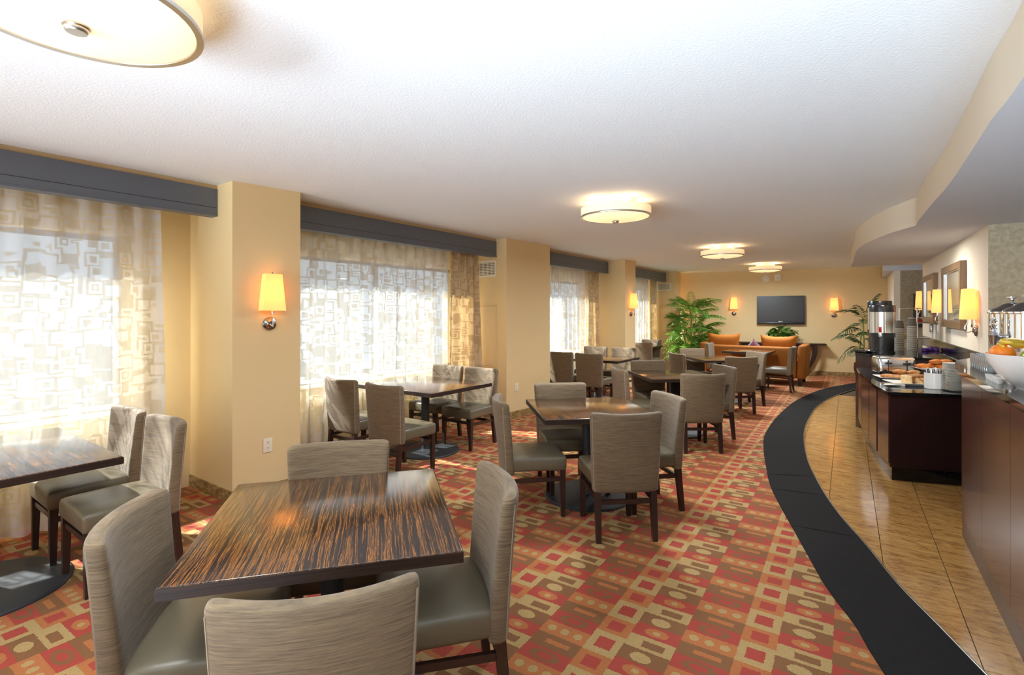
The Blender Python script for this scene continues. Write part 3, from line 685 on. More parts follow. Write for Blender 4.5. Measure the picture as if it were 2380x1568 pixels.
G1, G2, G3, G4 = 'chairs round the nearest table', 'chairs round the second middle table', 'chairs round the third middle table', 'chairs round the fourth middle table'
chair(-1.325, 1.705, 15, 'chair at the left of the nearest table, its curved back turned three quarters to us', G1)
chair(-0.47, 1.21, 105, 'chair nearest the camera, seen from behind at the bottom edge', G1)
chair(-0.035, 2.08, 195, 'chair at the right of the nearest table, striped back and grey seat', G1)
chair(-0.895, 2.635, 285, 'chair on the far side of the nearest table, only its back top showing', G1)
chair(-0.115, 3.965, 7, 'chair at the left of the second middle table, seat side on', G2)
chair(0.45, 4.815, 277, 'chair on the far side of the second middle table by the wide column', G2)
chair(0.775, 3.37, 95, 'chair with its back to us at the second middle table', G2)
chair(1.31, 4.13, 192, 'chair at the right of the second middle table', G2)
chair(1.25, 6.05, 6, 'chair at the left of the third middle table, dark seam down its back', G3)
chair(1.88, 7.06, 278, 'chair on the far side of the third middle table', G3)
chair(2.09, 5.49, 91, 'chair with its back to us at the third middle table', G3)
chair(2.69, 6.32, 188, 'chair at the right of the third middle table', G3)
chair(2.66, 8.25, 8, 'chair at the left of the fourth middle table, pale back behind the third table', G4)
chair(3.31, 9.36, 279, 'chair on the far side of the fourth middle table, below the tall palm', G4)
chair(3.46, 7.58, 92, 'chair with its back to us at the fourth middle table', G4)
chair(4.14, 8.50, 189, 'chair at the right of the fourth middle table', G4)
FU, BU = 54.5, 234.5
GW1, GW2, GW3, GW4, G5 = 'chairs at the left edge window table', 'chairs at the window table between the columns', 'chairs at the window table beyond the wide column', 'chairs at the last window table', 'chairs at the sofa table'
chair(-2.665, 3.565, BU, 'window side chair of the pair at the left edge table, sunlit leather seat', GW1)
chair(-2.175, 3.235, BU, 'room side chair of the pair at the left edge table, back against the column', GW1)
chair(-1.76, 5.10, FU, 'chair with sun across its back, next to the sheer curtain between the columns', GW2)
chair(-1.22, 4.69, FU, 'chair with its back to us just right of the curtain chair, sunlit back', GW2)
chair(-0.79, 6.44, BU, 'window side chair facing us across the table between the columns', GW2)
chair(-0.345, 6.12, BU, 'room side chair facing us beside the wide column', GW2)
chair(0.79, 8.52, FU, 'chair half hidden behind the wide column, back to us at the third window', GW3)
chair(1.225, 8.18, FU, 'chair with its back to us at the third window table, shaded back', GW3)
chair(1.65, 9.86, BU, 'window side chair facing us across the third window table', GW3)
chair(2.125, 9.54, BU, 'room side chair facing us across the third window table', GW3)
chair(3.42, 12.33, BU, 'chair facing us at the last window table before the louvred panel', GW4)
chair(2.85, 11.18, FU, 'chair seen edge on at the last window table, behind a brighter chair', GW4)
chair(4.235, 10.93, -35.5, 'chair at the left end of the orange sofa back', G5)
chair(5.44, 9.75, 144.5, 'chair with curved back near the right end of the orange sofa', G5)

# ------------------------------------------------------------ sofa, cushions, console, television
so_ = thing('sofa', 'burnt orange velvet sofa seen from behind', 'sofa', (5.19, 11.03, ZC), -TH)
def arm(s): return move(warp(rbox(0.16, 0.88, 0.66, 0.05, (1, 4, 3)), lambda x, y, z: (x + s * 0.03 * (z + 0.33) / 0.66, y, z)), (s * 0.965, 0.44, 0.47))
obj('back', move(rbox(1.78, 0.17, 0.66, 0.05, (6, 1, 3)), (0, 0.085, 0.47)), M['orange'], so_, ang=60)
for s in (-1, 1): obj('arm', warp(arm(s), lambda x, y, z: (x, y, z + (0.05 if z > 0.6 else 0))), M['orange'], so_, ang=60)
obj('seat_frame', move(rbox(1.78, 0.70, 0.16, 0.03, (2, 2, 1)), (0, 0.52, 0.22)), M['orange'], so_, ang=60)
for s in (-1, 1): obj('seat_cushion', move(rbox(0.87, 0.68, 0.15, 0.05, (3, 3, 1)), (s * 0.44, 0.53, 0.376)), M['orange'], so_, ang=60)
for sx in (-0.94, 0.94):
    for sy in (0.09, 0.80): obj('foot', taper((sx, sy, 0.145), (sx * 1.01, sy, 0.0), 0.075, 0.055), M['leg_wood'], so_)
def pillow(a, b, c, n=16):
    V, Fc = [], []
    for side in (1, -1):
        n0 = len(V)
        for j in range(n + 1):
            for i in range(n + 1):
                s, q = -1 + 2 * i / n, -1 + 2 * j / n
                k = (max(0, 1 - s ** 4) * max(0, 1 - q ** 4)) ** 0.6
                V.append((a * s * (1 - 0.10 * (1 - q * q)), side * c * k, b * q * (1 - 0.13 * (1 - s * s))))
        for j in range(n):
            for i in range(n):
                q = (n0 + j * (n + 1) + i, n0 + j * (n + 1) + i + 1, n0 + (j + 1) * (n + 1) + i + 1, n0 + (j + 1) * (n + 1) + i)
                Fc.append(q[::-1] if side > 0 else q)
    return weld(V, Fc)
def at_sofa(x, y, z): c_, s_ = math.cos(-TH), math.sin(-TH); return (5.19 + c_ * x - s_ * y, 11.03 + s_ * x + c_ * y, ZC + z)
def cushion(x, y, z, a, b, c, m, label, tilt=0.12, roll=0.0):
    o = obj('throw_cushion', move(pillow(a, b, c), (0, 0, 0), ry=roll, rx=tilt), m, None, ang=70)
    o.location = at_sofa(x, y, z); o.rotation_euler.z = -TH; tag(o, label, 'cushion', 'cushions on the orange sofa')
cushion(-0.60, 0.29, 0.76, 0.36, 0.30, 0.085, M['orange2'], 'orange velvet cushion at the left end of the sofa, under the palm')
cushion(0.52, 0.29, 0.745, 0.36, 0.30, 0.085, M['orange2'], 'orange velvet cushion on the right half of the sofa, in front of the potted plant')
cushion(0.02, 0.42, 0.67, 0.20, 0.20, 0.07, M['plum'], 'plum coloured cushion poking up between the two orange ones', 0.2, 0.75)

def far_at(px, off=0.0):
    q = on_line(px, far_a, far_b); return (q[0] + math.cos(fw + PI / 2) * off, q[1] + math.sin(fw + PI / 2) * off)
q = far_at(1808, 0.20)
cn = thing('console_table', 'long dark console table with curved legs below the television', 'table', (q[0], q[1], 0), fw)
L2 = 1.02
obj('top', move(rbox(2 * L2, 0.34, 0.035, 0.006, (1, 1, 1)), (0, 0, 0.765)), M['leg_wood'], cn)
obj('apron', box(0, 0, 0.725, 1.64, 0.26, 0.045), M['leg_wood'], cn)
for s in (-1, 1):
    for r in (-0.10, 0.10):
        pts = [(s * (0.80 - 0.30 * (k / 10) ** 2.2), r, 0.704 - 0.70 * k / 10) for k in range(11)]
        gl = merge(*[bar(pts[k], pts[k + 1], 0.045, 0.09 - 0.004 * k) for k in range(10)])
        obj('leg', gl, M['leg_wood'], cn)
obj('shelf', move(rbox(0.9, 0.24, 0.03, 0.005, (1, 1, 1)), (0, 0, 0.03)), M['leg_wood'], cn)

c0 = far_at(1760, 0.075); c1_ = far_at(1870, 0.075); q = ((c0[0] + c1_[0]) / 2, (c0[1] + c1_[1]) / 2)
wd = math.hypot(c1_[0] - c0[0], c1_[1] - c0[1]); zt, zb = zat(687.5, q[1]), zat(752, q[1])
tv = thing('television', 'flat black television mounted on the far wall', 'television', (q[0], q[1], zb), fw)
hh = zt - zb
obj('bezel', merge(box(-wd / 2 + 0.02, 0, hh / 2, 0.04, 0.07, hh), box(wd / 2 - 0.02, 0, hh / 2, 0.04, 0.07, hh), box(0, 0, hh - 0.02, wd - 0.08, 0.07, 0.04), box(0, 0, 0.055, wd - 0.08, 0.07, 0.05)), M['black'], tv)
obj('screen', box(0, 0, hh / 2 + 0.02, wd - 0.08, 0.05, hh - 0.12), M['screen'], tv)
obj('speaker_bar', move(rbox(wd, 0.075, 0.05, 0.01, (1, 1, 1)), (0, 0, 0.015)), M['black'], tv)
obj('logo', merge(move(cyl(0.013, 0, 0.003, 14), (0.028, 0.0352, 0.056), rx=-PI / 2), box(0.0, 0.0358, 0.056, 0.008, 0.002, 0.022), box(-0.006, 0.0358, 0.047, 0.016, 0.002, 0.006), box(-0.03, 0.0358, 0.056, 0.018, 0.002, 0.022)), M['paper'], tv, label='small pale maker mark')
obj('mount', box(0, -0.055, hh / 2, 0.4, 0.04, 0.3), M['iron'], tv)
obj('cable', tube(smooth_line([(0.16, -0.02, 0.0), (0.1, -0.02, -0.04), (0.0, -0.02, -0.055), (-0.1, -0.02, -0.035), (-0.14, -0.02, 0.0)], 5), 0.005, 6), M['black'], tv)

q = far_at(1780, 0.0)
sd = thing('smoke_detector', 'round ivory smoke detector high on the far wall', 'smoke detector', (q[0], q[1], zat(648, q[1])), fw)
obj('base', move(lathe([(0, 0), (0.085, 0), (0.085, 0.018), (0, 0.018)], 28), rx=-PI / 2), M['white_plastic'], sd)
obj('sensor_dome', move(lathe([(0.06, 0.018), (0.055, 0.04), (0.03, 0.048), (0, 0.05)], 28), rx=-PI / 2), M['white_plastic'], sd)
q = far_at(1807.5, 0.0)
sp_ = thing('alarm_speaker', 'square ivory fire alarm speaker beside the smoke detector', 'speaker', (q[0], q[1], zat(645, q[1])), fw)
obj('housing', move(rbox(0.145, 0.05, 0.16, 0.008, (1, 1, 1)), (0, 0.025, 0)), M['white_plastic'], sp_)
obj('grille', move(lathe([(0, 0), (0.05, 0), (0.046, 0.006), (0, 0.008)], 24), (0.0, 0.05, -0.02), rx=-PI / 2), M['cup_rim'], sp_)
obj('strobe', box(0, 0.053, 0.058, 0.09, 0.01, 0.024), M['white_plastic'], sp_)

def outlet(a, b, px, py, side, label, s=1.0):
    q = on_line(px, a, b)
    t_ = thing('power_outlet', label, 'outlet', (q[0], q[1], zat(py, q[1])), face_angle(a, b, side), 'wall outlets')
    obj('cover_plate', move(rbox(0.074 * s, 0.008, 0.118 * s, 0.003, (1, 1, 1)), (0, 0.004, 0)), M['white_plastic'], t_)
    for z in (-0.024 * s, 0.024 * s):
        rc = obj('receptacle', move(lathe([(0, 0), (0.017 * s, 0), (0.017 * s, 0.003), (0, 0.003)], 18), (0, 0.0082, z), rx=-PI / 2), M['white_plastic'], t_)
        obj('slots', merge(box(-0.006, 0.0115, z + 0.004, 0.0025, 0.001, 0.009), box(0.006, 0.0115, z + 0.004, 0.0025, 0.001, 0.009), box(0, 0.0115, z - 0.008, 0.005, 0.001, 0.005)), M['black'], rc)
outlet(*cols[1], 622, 1034, -1, 'ivory power outlet low on the nearest column')
outlet(*cols[2], 1200, 900, -1, 'ivory power outlet low on the wide column')
outlet(far_a, far_b, 1988, 829, -1, 'ivory power outlet on the far wall beside the brown glazed pot')

# ------------------------------------------------------------ vents and access panels on the column sides facing us
def side_plate(k): a = cols[k][0]; return a, back(a, VB)
def vent(k, x0, x1, y0, y1, label, nv, nh):
    a, b = side_plate(k); p0, p1 = on_line(x1, a, b), on_line(x0, a, b)
    c_ = ((p0[0] + p1[0]) / 2, (p0[1] + p1[1]) / 2); w_ = math.hypot(p0[0] - p1[0], p0[1] - p1[1]); z1, z0 = zat(y0, c_[1]), zat(y1, c_[1])
    t_ = thing('air_vent', label, 'vent', (c_[0], c_[1], (z0 + z1) / 2), face_angle(a, b, 1), 'air vents'); h_ = z1 - z0; f = 0.025
    obj('frame', merge(box(-w_ / 2 - f / 2, 0.005, 0, f, 0.01, h_ + 2 * f), box(w_ / 2 + f / 2, 0.005, 0, f, 0.01, h_ + 2 * f), box(0, 0.005, h_ / 2 + f / 2, w_, 0.01, f), box(0, 0.005, -h_ / 2 - f / 2, w_, 0.01, f)), M['white_plastic'], t_)
    obj('backing', box(0, 0.0015, 0, w_, 0.003, h_), M['black'], t_)
    for i in range(nh): obj('slat', box(0, 0.006, -h_ / 2 + h_ * (i + 0.5) / nh, w_, 0.004, h_ / nh * 0.42), M['white_plastic'], t_)
    obj('bars', merge(*[box(-w_ / 2 + w_ * (i + 0.5) / nv, 0.0045, 0, w_ / nv * 0.3, 0.003, h_) for i in range(nv)]), M['white_plastic'], t_)
vent(2, 1101.5, 1151, 610.5, 640, 'cream air vent grille high on the wide column beside the drape', 16, 8)
vent(4, 1529, 1557, 659.5, 673, 'grey air vent grille high above the louvred panel near the palm', 14, 7)
def access(k, x0, x1, y0, y1, label, name, louvre=None):
    a, b = side_plate(k); p0, p1 = on_line(x1, a, b), on_line(x0, a, b)
    c_ = ((p0[0] + p1[0]) / 2, (p0[1] + p1[1]) / 2); w_ = math.hypot(p0[0] - p1[0], p0[1] - p1[1]); z1, z0 = zat(y0, c_[1]), max(0.1, zat(y1, c_[1]))
    t_ = thing(name, label, 'panel', (c_[0], c_[1], z0), face_angle(a, b, 1)); h_ = z1 - z0
    obj('frame', merge(box(-w_ / 2 + 0.008, 0.006, h_ / 2, 0.016, 0.012, h_), box(w_ / 2 - 0.008, 0.006, h_ / 2, 0.016, 0.012, h_), box(0, 0.006, h_ - 0.008, w_, 0.012, 0.016), box(0, 0.006, 0.008, w_, 0.012, 0.016)), M['wall'], t_)
    z_ = louvre if louvre else 0.0
    obj('door_leaf', move(rbox(w_ - 0.04, 0.012, h_ - z_ * h_ - 0.04, 0.003, (1, 1, 1)), (0, 0.008, (h_ + z_ * h_) / 2)), M['wall'], t_)
    if louvre:
        for i in range(26): obj('slat', move(box(0, 0, 0, w_ - 0.04, 0.004, h_ * z_ / 26 * 0.9), (0, 0.007, h_ * z_ * (i + 0.5) / 26), rx=0.3), M['wall'], t_)
    else: obj('latch', move(cyl(0.008, 0, 0.004, 10), (w_ / 2 - 0.06, 0.014, h_ - 0.06), rx=-PI / 2), M['steel'], t_)
access(2, 1100.5, 1153.5, 708, 852, 'cream access door on the wide column below the vent', 'access_panel')
access(4, 1532, 1563, 710, 850, 'cream louvred heater panel between the last window and the palm', 'louvred_panel', 0.55)

# ------------------------------------------------------------ plants
def frond_mesh(nl, ln, wd_, droop, curl, seed):
    r = random.Random(seed); V, Fc = [], []
    pts = []
    for i in range(nl + 1):
        s = i / nl; pts.append(Vector((s * (1 - 0.25 * droop * s), curl * s * s, 0.35 * s - droop * s * s)))
    g = tube([tuple(p) for p in pts[::2] + ([pts[-1]] if nl % 2 else [])], 0.006, 4)
    for i in range(2, nl + 1):
        s = i / nl; t_ = (pts[i] - pts[i - 1]).normalized(); sd_ = t_.cross(Vector((0, 0, 1))).normalized(); up = sd_.cross(t_)
        l_ = ln * (math.sin(PI * (0.18 + 0.78 * s)) ** 0.7) * r.uniform(0.85, 1.1)
        for k in (-1, 1):
            dr = (t_ * 0.65 + sd_ * k * 0.8 - up * r.uniform(0.15, 0.5)).normalized(); n_ = dr.cross(up).normalized() * wd_ * 0.5
            p0 = pts[i]; p1 = p0 + dr * l_ * 0.45; p2 = p0 + dr * l_ - Vector((0, 0, 0.18 * l_)); n0 = len(V)
            V += [tuple(p0), tuple(p1 + n_ + up * 0.004), tuple(p2), tuple(p1 - n_ + up * 0.004)]; Fc += [(n0, n0 + 1, n0 + 2), (n0, n0 + 2, n0 + 3)]
    return merge((V, Fc), g)
def palm(x, y, label, fronds, mkey, pot_fn, scale=1.0, canes=()):
    t_ = thing('potted_palm', label, 'plant', (x, y, 0), 0); pot_fn(t_)
    for c_ in canes: obj('cane', tube(smooth_line(c_, 4), 0.014, 7), M['stem'], t_)
    protos = [obj('frond', frond_mesh(15, 0.33, 0.030, dr, cu, i), M[mkey], t_, ang=180) for i, (dr, cu) in enumerate(((0.55, 0.05), (0.8, -0.08), (0.35, 0.1), (1.0, 0.0)))]
    for i, (fx, fy, fz, az, tilt, ln) in enumerate(fronds):
        src = protos[i % 4]
        o = src if i < 4 else src.copy()
        if i >= 4: COL.objects.link(o); o.parent = t_
        o.location = (fx, fy, fz); o.rotation_euler = (R.uniform(-0.3, 0.3), -tilt, az); o.scale = (ln, ln, ln)
    return t_
def pot_plain(t_): obj('pot', lathe([(0, 0.002), (0.19, 0.002), (0.24, 0.40), (0.25, 0.42), (0.23, 0.42), (0.21, 0.38), (0, 0.38)], 32), M['urn_glaze'], t_); obj('soil', cyl(0.208, 0.36, 0.385, 28), M['soil'], t_)
def pot_urn(t_): obj('pot', lathe([(0, 0.002), (0.10, 0.002), (0.13, 0.10), (0.175, 0.30), (0.165, 0.42), (0.12, 0.47), (0.13, 0.50), (0.145, 0.515), (0.125, 0.515), (0.105, 0.46), (0, 0.44)], 36), M['urn_glaze'], t_); obj('soil', cyl(0.104, 0.42, 0.455, 20), M['soil'], t_)
fr = []; r_ = random.Random(3)
cn_ = []
for k in range(11):
    a = 2 * PI * k / 11 + 0.3; hgt = r_.uniform(0.9, 1.65); q0 = (0.10 * math.cos(a), 0.10 * math.sin(a), 0.35); q1 = (0.24 * math.cos(a), 0.24 * math.sin(a), hgt)
    cn_.append([q0, ((q0[0] + q1[0]) / 2 * 0.9, (q0[1] + q1[1]) / 2 * 0.9, (0.35 + hgt) / 2), q1])
    for m_ in range(8):
        h_ = hgt - m_ * 0.14 * r_.uniform(0.6, 1.3); s = max(0.3, h_ / hgt)
        fr.append((q1[0] * s, q1[1] * s, max(0.6, h_), a + r_.uniform(-1.2, 1.2), r_.uniform(0.1, 0.9), r_.uniform(0.46, 0.74)))
for k in range(26): fr.append((0.1 * math.cos(k * 2.4), 0.1 * math.sin(k * 2.4), r_.uniform(1.15, 1.7), k * 2.4 + r_.uniform(-0.4, 0.4), r_.uniform(0.3, 1.15), r_.uniform(0.45, 0.66)))
fr += [(0, 0, 1.62, -2.2, 1.0, 0.55), (0, 0.05, 1.66, -0.6, 1.1, 0.5), (0, 0, 1.6, 2.5, 0.9, 0.55), (0.1, 0, 1.55, 0.2, 0.7, 0.66), (-0.1, 0, 1.5, 3.4, 0.6, 0.68)]
palm(4.46, 12.5, 'tall bushy green palm in the far left corner', fr, 'palm', pot_plain, canes=cn_)
fr2 = [(0, 0, 1.35, -2.6, 0.9, 0.62), (0, 0, 1.42, 2.9, 0.7, 0.62), (0.02, 0, 1.42, -0.3, 1.05, 0.66), (0, 0, 1.1, -2.9, 0.5, 0.66), (0, 0, 1.0, -2.2, 0.35, 0.62), (0, 0, 0.95, 2.6, 0.4, 0.66), (0, 0, 0.8, -2.7, 0.35, 0.66), (0, 0, 0.75, 3.0, 0.1, 0.6),
       (0, 0, 1.3, 0.4, 0.7, 0.66), (0, 0, 0.9, -1.5, 0.4, 0.55), (0, 0, 0.7, -2.0, 0.1, 0.55), (0, 0, 1.2, 1.7, 0.5, 0.6), (0, 0, 0.7, 3.6, 0.0, 0.5), (0, 0, 1.25, -1.9, 0.6, 0.55)]
palm(7.72, 11.12, 'palm with dark drooping fronds in the brown glazed pot behind the coffee urns', fr2, 'palm_dark', pot_urn, canes=[[(0.02, 0, 0.42), (0.03, 0.01, 0.9), (0, 0, 1.42)], [(-0.03, 0.02, 0.42), (-0.05, 0.02, 0.8), (-0.02, 0, 1.1)], [(0, -0.03, 0.42), (0.02, -0.02, 0.7), (0, 0, 1.3)]])
q = far_at(1815, 0.26)
po_ = thing('potted_pothos', 'leafy variegated plant on the console below the television', 'plant', (q[0], q[1], 0.783), fw)
obj('pot', lathe([(0, 0), (0.14, 0), (0.17, 0.11), (0.175, 0.12), (0.155, 0.12), (0.14, 0.10), (0, 0.10)], 28), M['urn_glaze'], po_); obj('soil', cyl(0.15, 0.08, 0.108, 24), M['soil'], po_)
lf = []
for i in range(9):
    for j in (-1, 0, 1): lf.append(((i / 8) * 0.15, j * 0.052 * math.sin(PI * min(1, 0.12 + i / 8.6)) ** 0.7, 0.03 * math.sin(PI * i / 8) + 0.012 * abs(j)))
lq = [(i * 3 + j, i * 3 + j + 1, i * 3 + j + 4, i * 3 + j + 3) for i in range(8) for j in range(2)]
l0 = None
for i in range(90):
    a = R.uniform(0, 2 * PI); rr = R.uniform(0.02, 0.27); z_ = 0.14 + R.uniform(0, 0.26) * (1 - rr / 0.42)
    if l0 is None: o = l0 = obj('leaf', (lf, lq), M['pothos'], po_, ang=180)
    else: o = l0.copy(); COL.objects.link(o); o.parent = po_
    o.location = (rr * 1.15 * math.cos(a), rr * 0.6 * math.sin(a), z_); o.rotation_euler = (R.uniform(-0.7, 0.7), R.uniform(-0.6, 0.7), a + R.uniform(-0.9, 0.9)); k = R.uniform(0.75, 1.1); o.scale = (k, k, k)
obj('stems', merge(*[tube([(0, 0, 0.10), (0.12 * math.cos(a), 0.07 * math.sin(a), 0.17), (0.22 * math.cos(a), 0.12 * math.sin(a), 0.19)], 0.005, 5) for a in [k * 0.7 for k in range(9)]]), M['stem'], po_)
# ------------------------------------------------------------ the buffet: bar, low counter, urn counter
ZB, ZL, ZR = 1.16, 0.82, 1.00
B0, B1 = (1.40, 0.965), (3.121, 3.509)                 # front face of the near bar
bd = Vector((B1[0] - B0[0], B1[1] - B0[1])).normalized(); bn = Vector((bd.y, -bd.x))     # along, and away from the room
bt = thing('buffet_bar', 'tall near buffet bar with mahogany veneer panels and granite ledge', 'counter')
in_ = 0.02
bpoly = [(B0[0] + bn.x * in_, B0[1] + bn.y * in_), (B1[0] + bn.x * in_, B1[1] + bn.y * in_), (3.71, 4.11), (4.27, 4.54), (4.44, 4.44), (B1[0] + bn.x * 0.66, B1[1] + bn.y * 0.66), (B0[0] + bn.x * 0.66, B0[1] + bn.y * 0.66)]
obj('body', prism(bpoly, 0.0, 1.125), M['dark_wood'], bt)
ts = [3.509, 2.954, 2.417, 1.88, 1.34, 0.965]
for a, b in zip(ts[:-1], ts[1:]):
    pa = on_pt = lambda y: (B0[0] + (y - B0[1]) * bd.x / bd.y, y)
    p0, p1 = pa(a - 0.002), pa(b + 0.002)
    obj('panel', prism([p0, p1, (p1[0] + bn.x * 0.019, p1[1] + bn.y * 0.019), (p0[0] + bn.x * 0.019, p0[1] + bn.y * 0.019)], 0.128, 1.122), M['panel_wood'], bt)
p0, p1 = B1, B0
obj('plinth', prism([(p0[0] + bn.x * 0.003, p0[1] + bn.y * 0.003), (p1[0] + bn.x * 0.003, p1[1] + bn.y * 0.003), (p1[0] + bn.x * 0.019, p1[1] + bn.y * 0.019), (p0[0] + bn.x * 0.019, p0[1] + bn.y * 0.019)], 0.0, 0.120), M['dark_wood'], bt)
obj('shadow_gap', prism([(p0[0] + bn.x * 0.010, p0[1] + bn.y * 0.010), (p1[0] + bn.x * 0.010, p1[1] + bn.y * 0.010), (p1[0] + bn.x * 0.019, p1[1] + bn.y * 0.019), (p0[0] + bn.x * 0.019, p0[1] + bn.y * 0.019)], 0.1205, 0.1275), M['black'], bt)
spoly = [(B0[0] - bn.x * 0.03, B0[1] - bn.y * 0.03), (B1[0] - bn.x * 0.03, B1[1] - bn.y * 0.03), (3.30, 3.77), (3.562, 4.055), (4.28, 4.55), (4.48, 4.46), (B1[0] + bn.x * 0.70, B1[1] + bn.y * 0.70), (B0[0] + bn.x * 0.70, B0[1] + bn.y * 0.70)]
obj('ledge', prism(spoly, 1.126, ZB), M['black_granite'], bt)
EB = 0.0
lc = thing('low_counter', 'low buffet counter with curved mahogany front and dark end panel', 'counter')
front = [(3.44, 4.62), (3.62, 5.02), (3.87, 5.48), (4.17, 6.03), (4.50, 6.57)]
lpoly = front + [(4.585, 6.64), (4.60, 6.60), (5.02, 5.72), (4.98, 5.62), (4.30, 4.58), (4.05, 4.44)]
obj('carcass', prism([(x + 0.02, y + 0.012) if i < 5 else (x, y) for i, (x, y) in enumerate(lpoly)], 0.13, ZL - 0.03), M['dark_wood'], lc)
obj('worktop', prism([(x - 0.02, y + (0.0 if i else -0.02)) if i < 5 else ((x, y - 0.02) if i == 10 else (x, y)) for i, (x, y) in enumerate(lpoly)], ZL - 0.029, ZL), M['black_granite'], lc)
def off(p, q, k): d_ = Vector((q[0] - p[0], q[1] - p[1])).normalized(); return (d_.y * k, -d_.x * k)
def seg(p, q, s0, s1): return (p[0] + (q[0] - p[0]) * s0, p[1] + (q[1] - p[1]) * s0), (p[0] + (q[0] - p[0]) * s1, p[1] + (q[1] - p[1]) * s1)
for i, (s0, s1) in enumerate(((0.01, 0.90), (0.02, 0.97), (0.03, 0.985), (0.02, 1.0))):
    a, b = seg(front[i], front[i + 1], s0, s1); o_ = off(a, b, 0.018)
    obj('panel', prism([a, b, (b[0] + o_[0], b[1] + o_[1]), (a[0] + o_[0], a[1] + o_[1])], 0.165, ZL - 0.034), M['panel_wood'], lc)
a, b = (3.447, 4.612), (4.045, 4.435)
obj('end_panel', prism([a, b, (b[0] + 0.004, b[1] + 0.018), (a[0] + 0.004, a[1] + 0.018)], 0.165, ZL - 0.034), M['dark_wood'], lc)
obj('plinth', prism([(3.50, 4.66), (3.68, 5.04), (3.93, 5.50), (4.22, 6.04), (4.55, 6.56), (4.57, 6.60), (4.98, 5.70), (4.28, 4.60), (4.05, 4.50)], 0.0, 0.129), M['black_granite'], lc)
uc = thing('urn_counter', 'raised black granite counter along the wall carrying the coffee urns', 'counter')
upoly = [(5.045, 5.735), (4.83, 6.18), (4.62, 6.62), (4.63, 6.82), (4.86, 7.15), (5.40, 7.72), (6.36, 7.74), (5.075, 5.775)]
obj('cabinet', prism([(x + 0.02, y + 0.02) if i < 6 else (x - 0.012, y) for i, (x, y) in enumerate(upoly)], 0.0, ZR - 0.031), M['dark_wood'], uc)
obj('worktop', prism([(x - 0.004, y + 0.002) if i >= 6 else (x, y) for i, (x, y) in enumerate(upoly)], ZR - 0.03, ZR), M['black_granite'], uc)
na, nb = Vector(niche_a), Vector(niche_b); nd = (nb - na).normalized(); nn_ = Vector((-nd.y, nd.x))
bs = thing('backsplash', 'polished dark granite splashback strip along the picture wall', 'splashback')
p0, p1 = na + nd * 0.10, nb - nd * 0.02
obj('slab', prism([tuple(p0 + nn_ * 0.001), tuple(p1 + nn_ * 0.001), tuple(p1 + nn_ * 0.014), tuple(p0 + nn_ * 0.014)], ZR + 0.001, 1.148), M['black_granite'], bs)
obj('cap_strip', prism([tuple(p0 + nn_ * 0.001), tuple(p1 + nn_ * 0.001), tuple(p1 + nn_ * 0.018), tuple(p0 + nn_ * 0.018)], 1.1485, 1.160), M['steel'], bs)

# things on the low counter
def low(px, py): return P(px, py, ZL)
x, y = 4.34, 5.76
to = thing('toaster', 'chrome four slot toaster behind the bread', 'toaster', (x, y, ZL), -0.30)
obj('body', warp(move(rbox(0.36, 0.26, 0.195, 0.035, (3, 3, 2)), (0, 0, 0.1275)), lambda a, b, c_: (a, b * (1 - 0.12 * max(0, (c_ - 0.1) / 0.1)), c_)), M['steel'], to, ang=50)
obj('base', box(0, 0, 0.023, 0.34, 0.24, 0.014), M['black'], to)
for sx in (-0.15, 0.15):
    for sy in (-0.10, 0.10): obj('foot', cyl(0.014, 0.0, 0.018, 10, sx, sy), M['black'], to)
obj('control_strip', box(0, -0.131, 0.045, 0.31, 0.008, 0.035), M['dark_wood'], to)
for s in (-0.088, 0.088):
    obj('lever_slot', box(s, -0.127, 0.125, 0.007, 0.012, 0.12), M['black'], to)
    obj('lever', move(rbox(0.06, 0.03, 0.02, 0.009, (1, 1, 1)), (s, -0.145, 0.155)), M['black'], to)
    obj('knob', move(cyl(0.024, 0, 0.022, 18, b=0.003), (s * 1.45, -0.133, 0.058), rx=PI / 2), M['black'], to)
for k in range(4): obj('bread_slot', box(-0.12 + 0.08 * k, 0, 0.2235, 0.028, 0.17, 0.004), M['black'], to)
obj('badge', move(lathe([(0, 0), (0.022, 0), (0.022, 0.003), (0, 0.003)], 18), (0.0, -0.134, 0.05), rx=PI / 2, s=(1, 1, 1)), M['red'], to, label='small red oval badge')

def platter(x, y, rz, sx, sy, label, z=ZL):
    t_ = thing('serving_platter', label, 'platter', (x, y, z), rz, 'white serving platters')
    prof = lambda k, zz: [(-sx / 2 * k, -sy / 2 * k, zz), (sx / 2 * k, -sy / 2 * k, zz), (sx / 2 * k, sy / 2 * k, zz), (-sx / 2 * k, sy / 2 * k, zz)]
    V = prof(0.78, 0.006) + prof(1.0, 0.024) + prof(1.0, 0.029) + prof(0.78, 0.012)
    Fc = [(3, 2, 1, 0), (12, 13, 14, 15)] + [(r_ * 4 + i, r_ * 4 + (i + 1) % 4, (r_ + 1) * 4 + (i + 1) % 4, (r_ + 1) * 4 + i) for r_ in range(3) for i in range(4)]
    obj('dish', (V, Fc), M['china'], t_, flat=True)
    obj('foot_ring', box(0, 0, 0.003, sx * 0.6, sy * 0.6, 0.0058), M['china'], t_)
    return t_
P1, P2, P3 = (4.20, 5.45), (4.04, 5.04), (4.66, 5.55)
platter(P1[0], P1[1], -0.35, 0.46, 0.26, 'white rectangular platter of split rolls in front of the toaster')
platter(P2[0], P2[1], -0.30, 0.50, 0.28, 'white rectangular platter with nut cake and sliced baguette')
rs = thing('platter_riser', 'dark stand holding the croissant platter', 'stand', (P3[0], P3[1], ZL), -0.25)
obj('shelf', box(0, 0, 0.085, 0.30, 0.16, 0.008), M['black'], rs)
